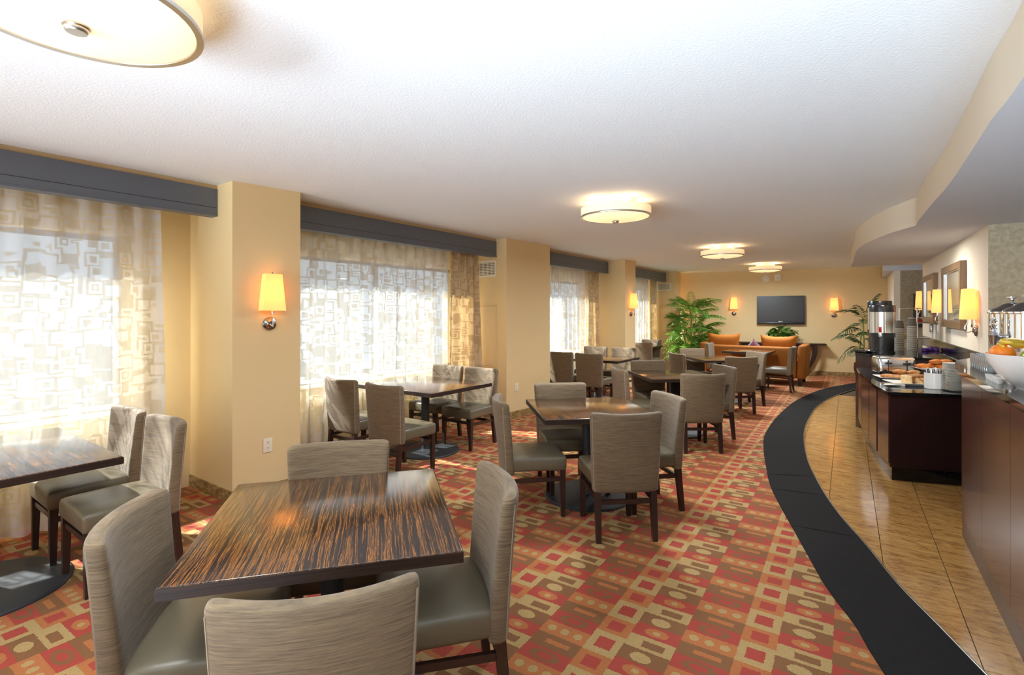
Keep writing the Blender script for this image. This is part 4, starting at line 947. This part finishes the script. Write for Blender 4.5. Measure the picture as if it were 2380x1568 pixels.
for sx in (-0.13, 0.13):
    for sy in (-0.06, 0.06): obj('leg', cyl(0.007, 0.0, 0.081, 8, sx, sy), M['black'], rs)
platter(P3[0], P3[1], -0.25, 0.44, 0.22, 'white platter of croissants on a dark stand', ZL + 0.0895)
def loaf(l, w_, h_, pw=2.4, n=10, m=10, bend=0.0, ridges=0):
    V, Fc = [], []
    for i in range(n + 1):
        s = -1 + 2 * i / n; k = max(0.02, 1 - abs(s) ** pw) ** 0.5
        k *= 1 - (0.12 * abs(math.sin(s * ridges * PI)) if ridges else 0)
        for j in range(m):
            a = 2 * PI * j / m; V.append((s * l / 2, w_ / 2 * k * math.cos(a) + bend * s * s, h_ * (0.42 * k * math.sin(a) + 0.42)))
    for i in range(n):
        for j in range(m): Fc.append((i * m + j, i * m + (j + 1) % m, (i + 1) * m + (j + 1) % m, (i + 1) * m + j))
    Fc += [tuple(range(m))[::-1], tuple(n * m + j for j in range(m))]
    return V, Fc
def put(name, g, m, x, y, z, rz, label, cat, group, rx=0.0):
    o = obj(name, g, m, None, ang=60); o.location = (x, y, z); o.rotation_euler = (rx, 0, rz); return tag(o, label, cat, group)
def loc(c_, rz, a, b): return c_[0] + math.cos(rz) * a - math.sin(rz) * b, c_[1] + math.sin(rz) * a + math.cos(rz) * b
for i, (a, b, dz, rz, s) in enumerate(((-0.13, -0.02, 0, 0.25, 1.05), (-0.10, -0.075, 0, 0.05, 1.1), (0.03, -0.03, 0, 0.3, 1.0), (0.04, 0.045, 0, 0.2, 1.0), (0.15, 0.02, 0, -0.1, 1.0), (-0.02, 0.0, 0.048, 0.35, 0.95), (0.10, -0.02, 0.048, 0.5, 0.95))):
    q = loc(P1, -0.35, a, b); lb = ('pale roll at the left end of the roll platter', 'flat roll at the front of the roll platter', 'browned roll mid platter before the toaster', 'roll at the back of the roll platter', 'dark crusted roll at the right of the roll platter', 'roll lying on top of the others, left', 'roll lying on top of the others, right')[i]
    put('bread_roll', loaf(0.15 * s, 0.085 * s, 0.055), M['crust'], q[0], q[1], ZL + 0.0125 + dz, -0.35 + rz, lb, 'bread', 'rolls before the toaster')
q = loc(P2, -0.3, -0.02, 0.03)
ck = thing('loaf_cake', 'nut topped loaf cake cut to a golden face on the front platter', 'cake', (q[0], q[1], ZL + 0.0125), 0.35)
obj('loaf', move(rbox(0.20, 0.10, 0.085, 0.018, (3, 2, 2)), (0.02, 0, 0.0425)), M['cake'], ck, ang=60)
obj('cut_slice', move(rbox(0.022, 0.10, 0.085, 0.006, (1, 2, 2)), (-0.112, -0.004, 0.042), ry=-0.12), M['crumb'], ck)
for i in range(6):
    q = loc(P2, -0.3, -0.02 + 0.040 * i, -0.075 + 0.008 * (i % 2))
    bs_ = thing('baguette_slice', 'slice of baguette in the fanned row at the platter front', 'bread', (q[0], q[1], ZL + 0.0125), 0.2, 'fanned baguette slices')
    g = move(cyl(0.034, 0, 0.016, 16, b=0.003), (0, 0, 0.026), ry=1.05, s=(1, 1.25, 1)); obj('crumb', g, M['crumb'], bs_)
    g = move(lathe([(0.0335, 0.0), (0.0355, 0.001), (0.0355, 0.015), (0.0335, 0.016), (0.0335, 0.0)], 16), (0, 0, 0.026), ry=1.05, s=(1, 1.25, 1)); obj('crust', g, M['crust'], bs_)
q = loc(P2, -0.3, 0.15, 0.05); put('bread_loaf', loaf(0.16, 0.08, 0.075), M['crust'], q[0], q[1], ZL + 0.0125, 0.6, 'short crusty loaf at the right of the front platter', 'bread', None)
for i, (a, b, dz, rz) in enumerate(((-0.13, -0.01, 0, 0.2), (-0.04, 0.03, 0, 0.8), (0.05, -0.02, 0, -0.3), (0.14, 0.02, 0, 0.4), (0.00, 0.00, 0.05, 0.5), (0.09, 0.01, 0.05, -0.1))):
    q = loc(P3, -0.25, a, b); lb = ('round croissant at the left end of the raised platter', 'croissant at the back of the raised platter', 'croissant at the front middle of the raised platter', 'croissant at the right of the raised platter', 'croissant stacked on top, left of its pair', 'croissant stacked on top, right of its pair')[i]
    put('croissant', loaf(0.15, 0.09, 0.07, 2.0, 14, 10, 0.02, 3), M['croissant'], q[0], q[1], ZL + 0.0895 + 0.0125 + dz, rz - 0.25, lb, 'pastry', 'croissants')
q = low(2171.5, 905); q = (q[0] + 0.055, q[1] + 0.065)
ca = thing('cutlery_crock', 'white china crock full of cutlery', 'crock', (q[0], q[1], ZL), 0)
obj('pot', lathe([(0, 0.0), (0.074, 0), (0.078, 0.004), (0.078, 0.150), (0.074, 0.150), (0.074, 0.012), (0, 0.012)], 36), M['china'], ca)
kn = None
for i in range(20):
    a = 2 * PI * i * 0.382; rr = 0.058 * math.sqrt((i + 0.5) / 20)
    if kn is None:
        kn = thing('table_knife', 'steel knife standing in the white crock', 'cutlery', (0, 0, 0), 0, 'knives in the crock')
        obj('handle', move(rbox(0.016, 0.006, 0.08, 0.0028, (1, 1, 1)), (0, 0, 0.15)), M['steel'], kn); obj('blade', box(0, 0, 0.06, 0.012, 0.002, 0.10), M['steel'], kn); o = kn
    else: o = dup(kn)
    o.location = (q[0] + rr * math.cos(a), q[1] + rr * math.sin(a), ZL + 0.0125 - 0.0095); o.rotation_euler = (R.uniform(-0.08, 0.08), R.uniform(-0.08, 0.08), R.uniform(0, 3))
q = low(2222, 911); q = (q[0] + 0.07, q[1] + 0.085)
pl = lathe([(0, 0.0), (0.055, 0.0), (0.06, 0.003), (0.094, 0.0105), (0.096, 0.013), (0.092, 0.0125), (0.058, 0.007), (0, 0.006)], 32)
p0_ = None
for i in range(24):
    if p0_ is None: o = p0_ = obj('side_plate', pl, M['china'], None)
    else: o = p0_.copy(); COL.objects.link(o)
    tag(o, 'white plate in the tall stack beside the cutlery crock', 'plate', 'stacked white plates'); o.location = (q[0] + R.uniform(-0.002, 0.002), q[1] + R.uniform(-0.002, 0.002), ZL + 0.0105 * i)
q = low(2062, 897); q = (q[0] + 0.12, q[1] + 0.06)
for i in range(5):
    g = move(box(0, 0, 0.0015, 0.17, 0.10, 0.0025), (0, 0, 0), rz=0)
    put('paper_napkin', warp(g, lambda a, b, c_: (a + b * 0.35, b, c_ )), M['paper'], q[0] - 0.004 * i, q[1] - 0.005 * i, ZL + 0.0004 + 0.003 * i, -0.5 + 0.13 * i, 'white paper napkin in the fanned pile at the counter edge', 'napkin', 'fanned napkins')

# things on the urn counter
def urn(x, y, rz, label, hgt, d_=0.29):
    t_ = thing('coffee_urn', label, 'coffee urn', (x, y, ZR), rz, 'coffee urns'); r = d_ / 2
    obj('stand', lathe([(0, 0.0), (r * 0.98, 0.0), (r * 0.98, 0.015), (r * 0.90, 0.02), (r * 0.90, hgt * 0.33), (0, hgt * 0.33)], 36), M['black'], t_, label='glossy black lower stand')
    obj('collar', lathe([(0, hgt * 0.33), (r, hgt * 0.33), (r, hgt * 0.42), (0, hgt * 0.42)], 36), M['black'], t_)
    obj('tank', lathe([(0, hgt * 0.42), (r * 0.985, hgt * 0.42), (r * 0.985, hgt * 0.86), (0, hgt * 0.86)], 40), M['steel'], t_, label='brushed steel tank')
    obj('lid', lathe([(0, hgt * 0.86), (r, hgt * 0.86), (r, hgt * 0.975), (r * 0.96, hgt), (r * 0.5, hgt), (0, hgt * 0.995)], 40), M['black'], t_)
    obj('sight_gauge', tube([(-r * 0.55, -r * 0.9, hgt * 0.43), (-r * 0.55, -r * 0.9, hgt * 0.84)], 0.009, 8), M['chrome'], t_)
    tp = obj('tap', merge(tube([(-r * 0.7, -r * 0.6, hgt * 0.40), (-r * 1.2, -r * 1.0, hgt * 0.40), (-r * 1.35, -r * 1.1, hgt * 0.37)], 0.014, 10), cyl(0.02, hgt * 0.36, hgt * 0.44, 12, -r * 1.25, -r * 1.05)), M['chrome'], t_)
    obj('tap_handle', tube([(-r * 1.25, -r * 1.05, hgt * 0.43), (-r * 1.32, -r * 1.1, hgt * 0.50), (-r * 1.34, -r * 1.12, hgt * 0.55)], [0.012, 0.016, 0.014], 10), M['red'], tp, label='red lever')
urn(4.98, 6.80, 0.15, 'steel and black coffee urn in front of its twin', 0.635)
urn(5.20, 7.15, 0.35, 'taller standing steel coffee urn behind, half hidden by its twin', 0.70)
dt = thing('drip_tray', 'dark drip tray with three chrome knobs at the counter corner', 'tray', (4.75, 6.83, ZR), 0.6)
obj('tray', move(rbox(0.20, 0.14, 0.03, 0.008, (1, 1, 1)), (0, 0, 0.0155)), M['black'], dt)
for k in range(3): obj('knob', move(lathe([(0, -0.03), (0.018, -0.025), (0.026, 0), (0.018, 0.03), (0, 0.036)], 18), (-0.09 + 0.03 * k, -0.085, 0.036 - 0.007 * k), rx=PI / 2), M['chrome'], dt)
cg = merge(lathe([(0.036, 0.010), (0.052, 0.105), (0.050, 0.105), (0.0345, 0.011)], 22), cyl(0.0345, 0.100, 0.104, 18))
cupm = None
def cup_stack(x, y, n_, lb, grp):
    global cupm
    for i in range(n_):
        z = ZR + 0.004 + i * 0.0145
        if cupm is None:
            cupm = thing('paper_cup', lb, 'cup', (0, 0, 0), 0, grp)
            obj('cup_wall', lathe([(0, 0.115), (0.042, 0.115), (0.043, 0.118), (0.058, 0.002), (0.0565, 0.002), (0.041, 0.112), (0, 0.112)], 22), M['cup'], cupm)
            obj('rim', lathe([(0.0570, 0.0), (0.0602, 0.0), (0.0602, 0.0045), (0.0570, 0.0045), (0.0570, 0.0)], 22), M['cup_rim'], cupm); obj('base_ring', lathe([(0.0405, 0.1155), (0.0432, 0.1155), (0.0428, 0.1235), (0.0405, 0.1235), (0.0405, 0.1155)], 22), M['cup_rim'], cupm); o = cupm
        else: o = dup(cupm, label=lb, group=grp)
        o.location = (x, y, z)
cup_stack(5.53, 7.22, 22, 'grey paper cup in the shorter inverted stack next to the urns', 'shorter stack cups')
cup_stack(5.76, 7.28, 24, 'grey paper cup in the taller inverted stack beside the chrome rack', 'taller stack cups')
rk = thing('condiment_rack', 'chrome post rack with two shelves behind the paper cups', 'rack', (5.88, 7.50, ZR), -0.2)
for s in (-0.115, 0.115): obj('post', cyl(0.011, 0.0, 0.60, 12, s, 0), M['chrome'], rk)
obj('top_rod', tube([(-0.115, 0, 0.60), (0.165, 0, 0.60)], 0.007, 8), M['chrome'], rk)
for z in (0.16, 0.385): obj('shelf', move(rbox(0.44, 0.09, 0.016, 0.004, (1, 1, 1)), (0.06, 0.06, z)), M['steel'], rk)
c_, s_ = math.cos(-0.2), math.sin(-0.2)
for i, (a, z, mk, lb) in enumerate(((-0.02, 0.169, 'yellow', 'yellow sweetener box on the lower rack shelf'), (0.16, 0.394, 'red', 'small red box on the upper rack shelf'))):
    put('packet_box', rbox(0.09, 0.05, 0.04, 0.004, (1, 1, 1)), M[mk], 5.88 + c_ * a - s_ * 0.06, 7.50 + s_ * a + c_ * 0.06, ZR + z + 0.0205, -0.2, lb, 'box', None)
for i, (a, b, rz) in enumerate(((5.72, 7.00, 0.3), (5.86, 7.10, 0.9), (5.93, 7.04, -0.4), (6.02, 7.20, 0.1), (5.90, 6.90, 1.4), (6.06, 7.30, 0.5))):
    g = warp(rbox(0.085, 0.06, 0.05, 0.012, (3, 2, 1)), lambda x_, y_, z_: (x_, y_, z_ * (1 + 5 * x_ * abs(x_) * 20)))
    put('tea_packet', rbox(0.085, 0.06, 0.045, 0.012, (2, 2, 1)), M['purple'], a, b, ZR + 0.0235, rz, ('purple packet between the two cup stacks', 'purple packet just right of the taller cup stack', 'purple packet lying skewed by the splashback', 'purple packet at the foot of the chrome rack', 'purple packet nearest the croissants', 'purple packet pushed against the wall')[i], 'packet', 'purple packets')

# things on the near bar
def on_bar(y, b): return (B0[0] + (y - B0[1]) * bd.x / bd.y + bn.x * b, y + bn.y * b)
bw = (2.63, 2.52)
fb_ = thing('fruit_bowl', 'large white china bowl at the right edge of the bar', 'bowl', (bw[0], bw[1], ZB), 0)
obj('bowl', lathe([(0, 0.0), (0.075, 0.0), (0.08, 0.008), (0.10, 0.02), (0.155, 0.07), (0.19, 0.13), (0.205, 0.175), (0.198, 0.175), (0.182, 0.13), (0.148, 0.075), (0.09, 0.03), (0, 0.024)], 56), M['china'], fb_)
def fruit(name, g, m, dx, dy, z, label, cat, stem=None):
    t_ = thing(name, label, cat, (bw[0] + dx, bw[1] + dy, ZB + z), R.uniform(0, 3)); obj('flesh', g, m, t_, ang=80)
    if stem: obj('stem', stem, M['soil'], t_)
def ball(r, sq=1.0, dent=0.0, n=16): return lathe([(0, -r * sq)] + [(r * math.cos(a) * (1), r * sq * math.sin(a) - (dent * r * max(0, math.sin(a)) ** 8)) for a in [(-PI / 2 + PI * k / n) for k in range(1, n)]] + [(0, r * sq * (1 - dent))], 24)
fruit('orange', ball(0.052, 0.97), M['orange_skin'], -0.128, 0.06, 0.175, 'bright orange on the left of the fruit bowl', 'fruit', move(cyl(0.004, 0, 0.003, 8), (0, 0, 0.0495)))
fruit('green_apple', ball(0.050, 0.88, 0.12), M['apple'], -0.085, -0.055, 0.165, 'green apple at the front of the fruit bowl', 'fruit', tube([(0, 0, 0.036), (0.004, 0, 0.058)], 0.002, 6))
fruit('green_apple', ball(0.050, 0.88, 0.12), M['apple'], 0.03, -0.10, 0.160, 'green apple just outside the picture beside the first', 'fruit', tube([(0, 0, 0.036), (0.004, 0, 0.058)], 0.002, 6))
def banana(k):
    pts = [(0.10 * math.cos(a), 0.10 * math.sin(a), 0.0) for a in [PI * 0.15 + PI * 0.7 * i / 9 for i in range(10)]]
    return tube([(p[0], p[1], p[2] + k) for p in pts], [0.006, 0.013, 0.018, 0.020, 0.020, 0.020, 0.019, 0.016, 0.010, 0.006], 8)
for i, (dz, rz) in enumerate(((0.0, 0.2), (0.02, 0.5))):
    t_ = thing('banana', ('upper', 'lower')[1 - i] + ' banana lying across the back of the fruit bowl', 'fruit', (bw[0] - 0.055 + 0.02 * i, bw[1] + 0.005, ZB + 0.215 + dz), rz, 'bananas in the bowl'); obj('peel', banana(0), M['banana'], t_, ang=80)
t_ = thing('orange', 'orange hidden low in the middle of the bowl under the bananas', 'fruit', (bw[0] + 0.0, bw[1] + 0.02, ZB + 0.125), 0); obj('flesh', ball(0.05, 0.97), M['orange_skin'], t_, ang=80)
t_ = thing('orange', 'orange at the back right of the fruit bowl under the bananas', 'fruit', (bw[0] + 0.10, bw[1] + 0.07, ZB + 0.16), 0); obj('flesh', ball(0.05, 0.97), M['orange_skin'], t_, ang=80)

def dispenser(px, Y, label, rz):
    x = (px - CX) / F * Y
    t_ = thing('juice_dispenser', label, 'dispenser', (x, Y, ZB), rz, 'steel juice dispensers')
    obj('foot', lathe([(0, 0.0), (0.10, 0.0), (0.105, 0.012), (0.05, 0.03), (0.035, 0.06), (0.035, 0.18), (0.07, 0.205), (0, 0.205)], 32), M['chrome'], t_)
    obj('vessel', lathe([(0, 0.206), (0.105, 0.206), (0.112, 0.215), (0.112, 0.375), (0.122, 0.380), (0.122, 0.390), (0, 0.390)], 44), M['chrome'], t_)
    ld = obj('lid', lathe([(0.118, 0.391), (0.105, 0.405), (0.075, 0.418), (0.045, 0.440), (0.02, 0.448), (0, 0.450)], 40), M['dark_steel'], t_)
    obj('knob', lathe([(0, 0.449), (0.012, 0.450), (0.009, 0.458), (0.012, 0.468), (0.009, 0.476), (0.028, 0.482), (0.028, 0.490), (0, 0.492)], 24), M['chrome'], ld)
    tp = obj('tap', merge(tube([(-0.108, 0, 0.235), (-0.135, 0, 0.235)], 0.015, 12), tube([(-0.13, 0, 0.235), (-0.175, 0, 0.235)], 0.011, 10), lathe([(0, 0.185), (0.014, 0.185), (0.02, 0.215), (0.026, 0.245), (0.020, 0.256), (0.012, 0.268), (0.010, 0.280), (0, 0.281)], 20, -0.165, 0)), M['chrome'], t_)
    lp = [(-0.165 + 0.017 * math.sin(2 * PI * k / 14), 0.0, 0.312 - 0.032 * math.cos(2 * PI * k / 14)) for k in range(15)]
    obj('loop_handle', tube(lp, 0.006, 8), M['chrome'], tp)
dispenser(2352, 3.36, 'steel juice dispenser farther along the bar, its tap over the glasses', 0.25)
dispenser(2390, 3.06, 'steel juice dispenser at the picture edge behind the fruit bowl', -0.35)
gl = lathe([(0, 0.0), (0.026, 0.0), (0.028, 0.003), (0.032, 0.095), (0.0305, 0.095), (0.0265, 0.008), (0, 0.008)], 20); g0 = None
q0 = Vector(on_bar(3.62, 0.07)); k_ = 0
for i in range(8):
    for j in range(3):
        if g0 is None: o = g0 = obj('tumbler', gl, M['tumbler'], None)
        else: o = g0.copy(); COL.objects.link(o)
        pp = q0 - bd * 0.067 * i + bn * 0.067 * j + Vector((0.03, 0.0))
        o.location = (pp.x, pp.y, ZB); tag(o, 'clear juice tumbler in the close rows at the far end of the bar', 'glass', 'rows of juice tumblers')
cc = None
for i in range(7):
    for j in range(2):
        if cc is None: o = cc = obj('creamer_cup', lathe([(0, 0), (0.013, 0), (0.017, 0.024), (0.019, 0.025), (0.019, 0.0265), (0, 0.0265)], 16), M['china'], None)
        else: o = cc.copy(); COL.objects.link(o)
        pp = Vector(on_bar(2.98, 0.035)) - bd * 0.044 * i + bn * 0.044 * j
        o.location = (pp.x, pp.y, ZB); tag(o, 'tiny white creamer cup in the line along the bar edge', 'creamer', 'creamer cups')
pp = on_bar(3.02, 0.22)
cd = thing('tent_card', 'small white folded card below the dispenser taps', 'sign', (pp[0], pp[1], ZB), 0.5)
obj('front_leaf', move(box(0, 0, 0.045, 0.08, 0.0015, 0.09), (0, -0.018, 0), rx=-0.2), M['paper'], cd); obj('back_leaf', move(box(0, 0, 0.045, 0.08, 0.0015, 0.09), (0, 0.018, 0), rx=0.2), M['paper'], cd)
obj('lettering', move(merge(box(-0.012, -0.0012, 0.052, 0.03, 0.001, 0.004), box(0.014, -0.0012, 0.052, 0.014, 0.001, 0.004)), (0, -0.018, 0), rx=-0.2), M['cup'], cd)

# ------------------------------------------------------------ pictures and fittings on the buffet wall
t = NT('muted_landscape_print'); v = t.co(); xz = t.xyz(v); nz = t.noise(t.co(scale=(3, 1, 9)), 1.5, 4, 0.6, 1.2)
zz = t.f('MULTIPLY_ADD', t.f('SUBTRACT', nz, 0.5), 0.35, t.f('MULTIPLY_ADD', xz[2], 1.3, 0.5))
M['print'] = t.set(t.ramp(zz, [(0.18, srgb(170, 176, 170)), (0.34, srgb(150, 148, 118)), (0.46, srgb(164, 150, 110)), (0.6, srgb(176, 166, 138)), (0.72, srgb(206, 208, 200))]), 0.05, Coat_Weight=1.0, Coat_Roughness=0.02)
def picture(x0, x1, yt, yb, label):
    a, b = on_line(x1, niche_a, niche_b), on_line(x0, niche_a, niche_b)
    w_ = math.hypot(a[0] - b[0], a[1] - b[1]); c_ = ((a[0] + b[0]) / 2, (a[1] + b[1]) / 2)
    zt, zb = zat(yt, a[1]), zat(yb, a[1]); h_ = zt - zb
    t_ = thing('framed_picture', label, 'picture', (c_[0], c_[1], (zt + zb) / 2), nw, 'framed prints'); f = 0.075; d_ = 0.055
    obj('frame', merge(box(-w_ / 2 + f / 2, d_ / 2, 0, f, d_, h_), box(w_ / 2 - f / 2, d_ / 2, 0, f, d_, h_), box(0, d_ / 2, h_ / 2 - f / 2, w_ - 2 * f, d_, f), box(0, d_ / 2, -h_ / 2 + f / 2, w_ - 2 * f, d_, f)), M['frame_wood'], t_)
    k = f + 0.012
    obj('slip', merge(box(-w_ / 2 + f + 0.006, d_ / 2 - 0.006, 0, 0.012, d_ * 0.7, h_ - 2 * f), box(w_ / 2 - f - 0.006, d_ / 2 - 0.006, 0, 0.012, d_ * 0.7, h_ - 2 * f), box(0, d_ / 2 - 0.006, h_ / 2 - f - 0.006, w_ - 2 * k, d_ * 0.7, 0.012), box(0, d_ / 2 - 0.006, -h_ / 2 + f + 0.006, w_ - 2 * k, d_ * 0.7, 0.012)), M['metal_edge'], t_)
    obj('print', box(0, 0.014, 0, w_ - 2 * k, 0.02, h_ - 2 * k), M['print'], t_)
picture(2200, 2247, 604, 765, 'larger looking framed landscape print nearer to us on the buffet wall')
picture(2152.5, 2180.5, 633, 751.5, 'framed landscape print farther along the buffet wall')
q = on_line(2168, niche_a, niche_b)
ts_ = thing('wall_thermostat', 'small silver control box on the wall below the farther picture', 'thermostat', (q[0], q[1], zat(762.5, q[1])), nw)
obj('housing', move(rbox(0.10, 0.035, 0.12, 0.012, (1, 1, 1)), (0, 0.018, 0)), M['steel'], ts_); obj('front_plate', box(0, 0.0365, 0, 0.06, 0.003, 0.085), M['paper'], ts_)
q = on_line(2260, niche_a, niche_b)
sw = thing('switch_plate', 'grey switch plate between the larger picture and its sconce', 'switch', (q[0], q[1], zat(747, q[1])), nw)
obj('plate', move(rbox(0.075, 0.006, 0.118, 0.003, (1, 1, 1)), (0, 0.003, 0)), M['steel'], sw); obj('rocker', box(0, 0.008, 0, 0.03, 0.005, 0.06), M['white_plastic'], sw)
ra, rb = rec_a, (rec_a[0] + VX * 3.2, rec_a[1] + VY * 3.2)
a, b = on_line(2122.5, ra, rb), on_line(2168, ra, rb); c_ = ((a[0] + b[0]) / 2, (a[1] + b[1]) / 2); w_ = math.hypot(a[0] - b[0], a[1] - b[1]); zt, zb = zat(682, a[1]), zat(760, a[1])
dp = thing('dark_wall_board', 'dark brown framed board on the wall of the far recess', 'board', (c_[0], c_[1], zb), face_angle(ra, rb, -1))
obj('board', box(0, 0.015, (zt - zb) / 2, w_ - 0.06, 0.03, zt - zb - 0.06), M['dark_wood'], dp)
obj('frame', merge(box(-w_ / 2 + 0.015, 0.022, (zt - zb) / 2, 0.03, 0.044, zt - zb), box(w_ / 2 - 0.015, 0.022, (zt - zb) / 2, 0.03, 0.044, zt - zb), box(0, 0.022, 0.015, w_ - 0.06, 0.044, 0.03), box(0, 0.022, zt - zb - 0.015, w_ - 0.06, 0.044, 0.03)), M['leg_wood'], dp)
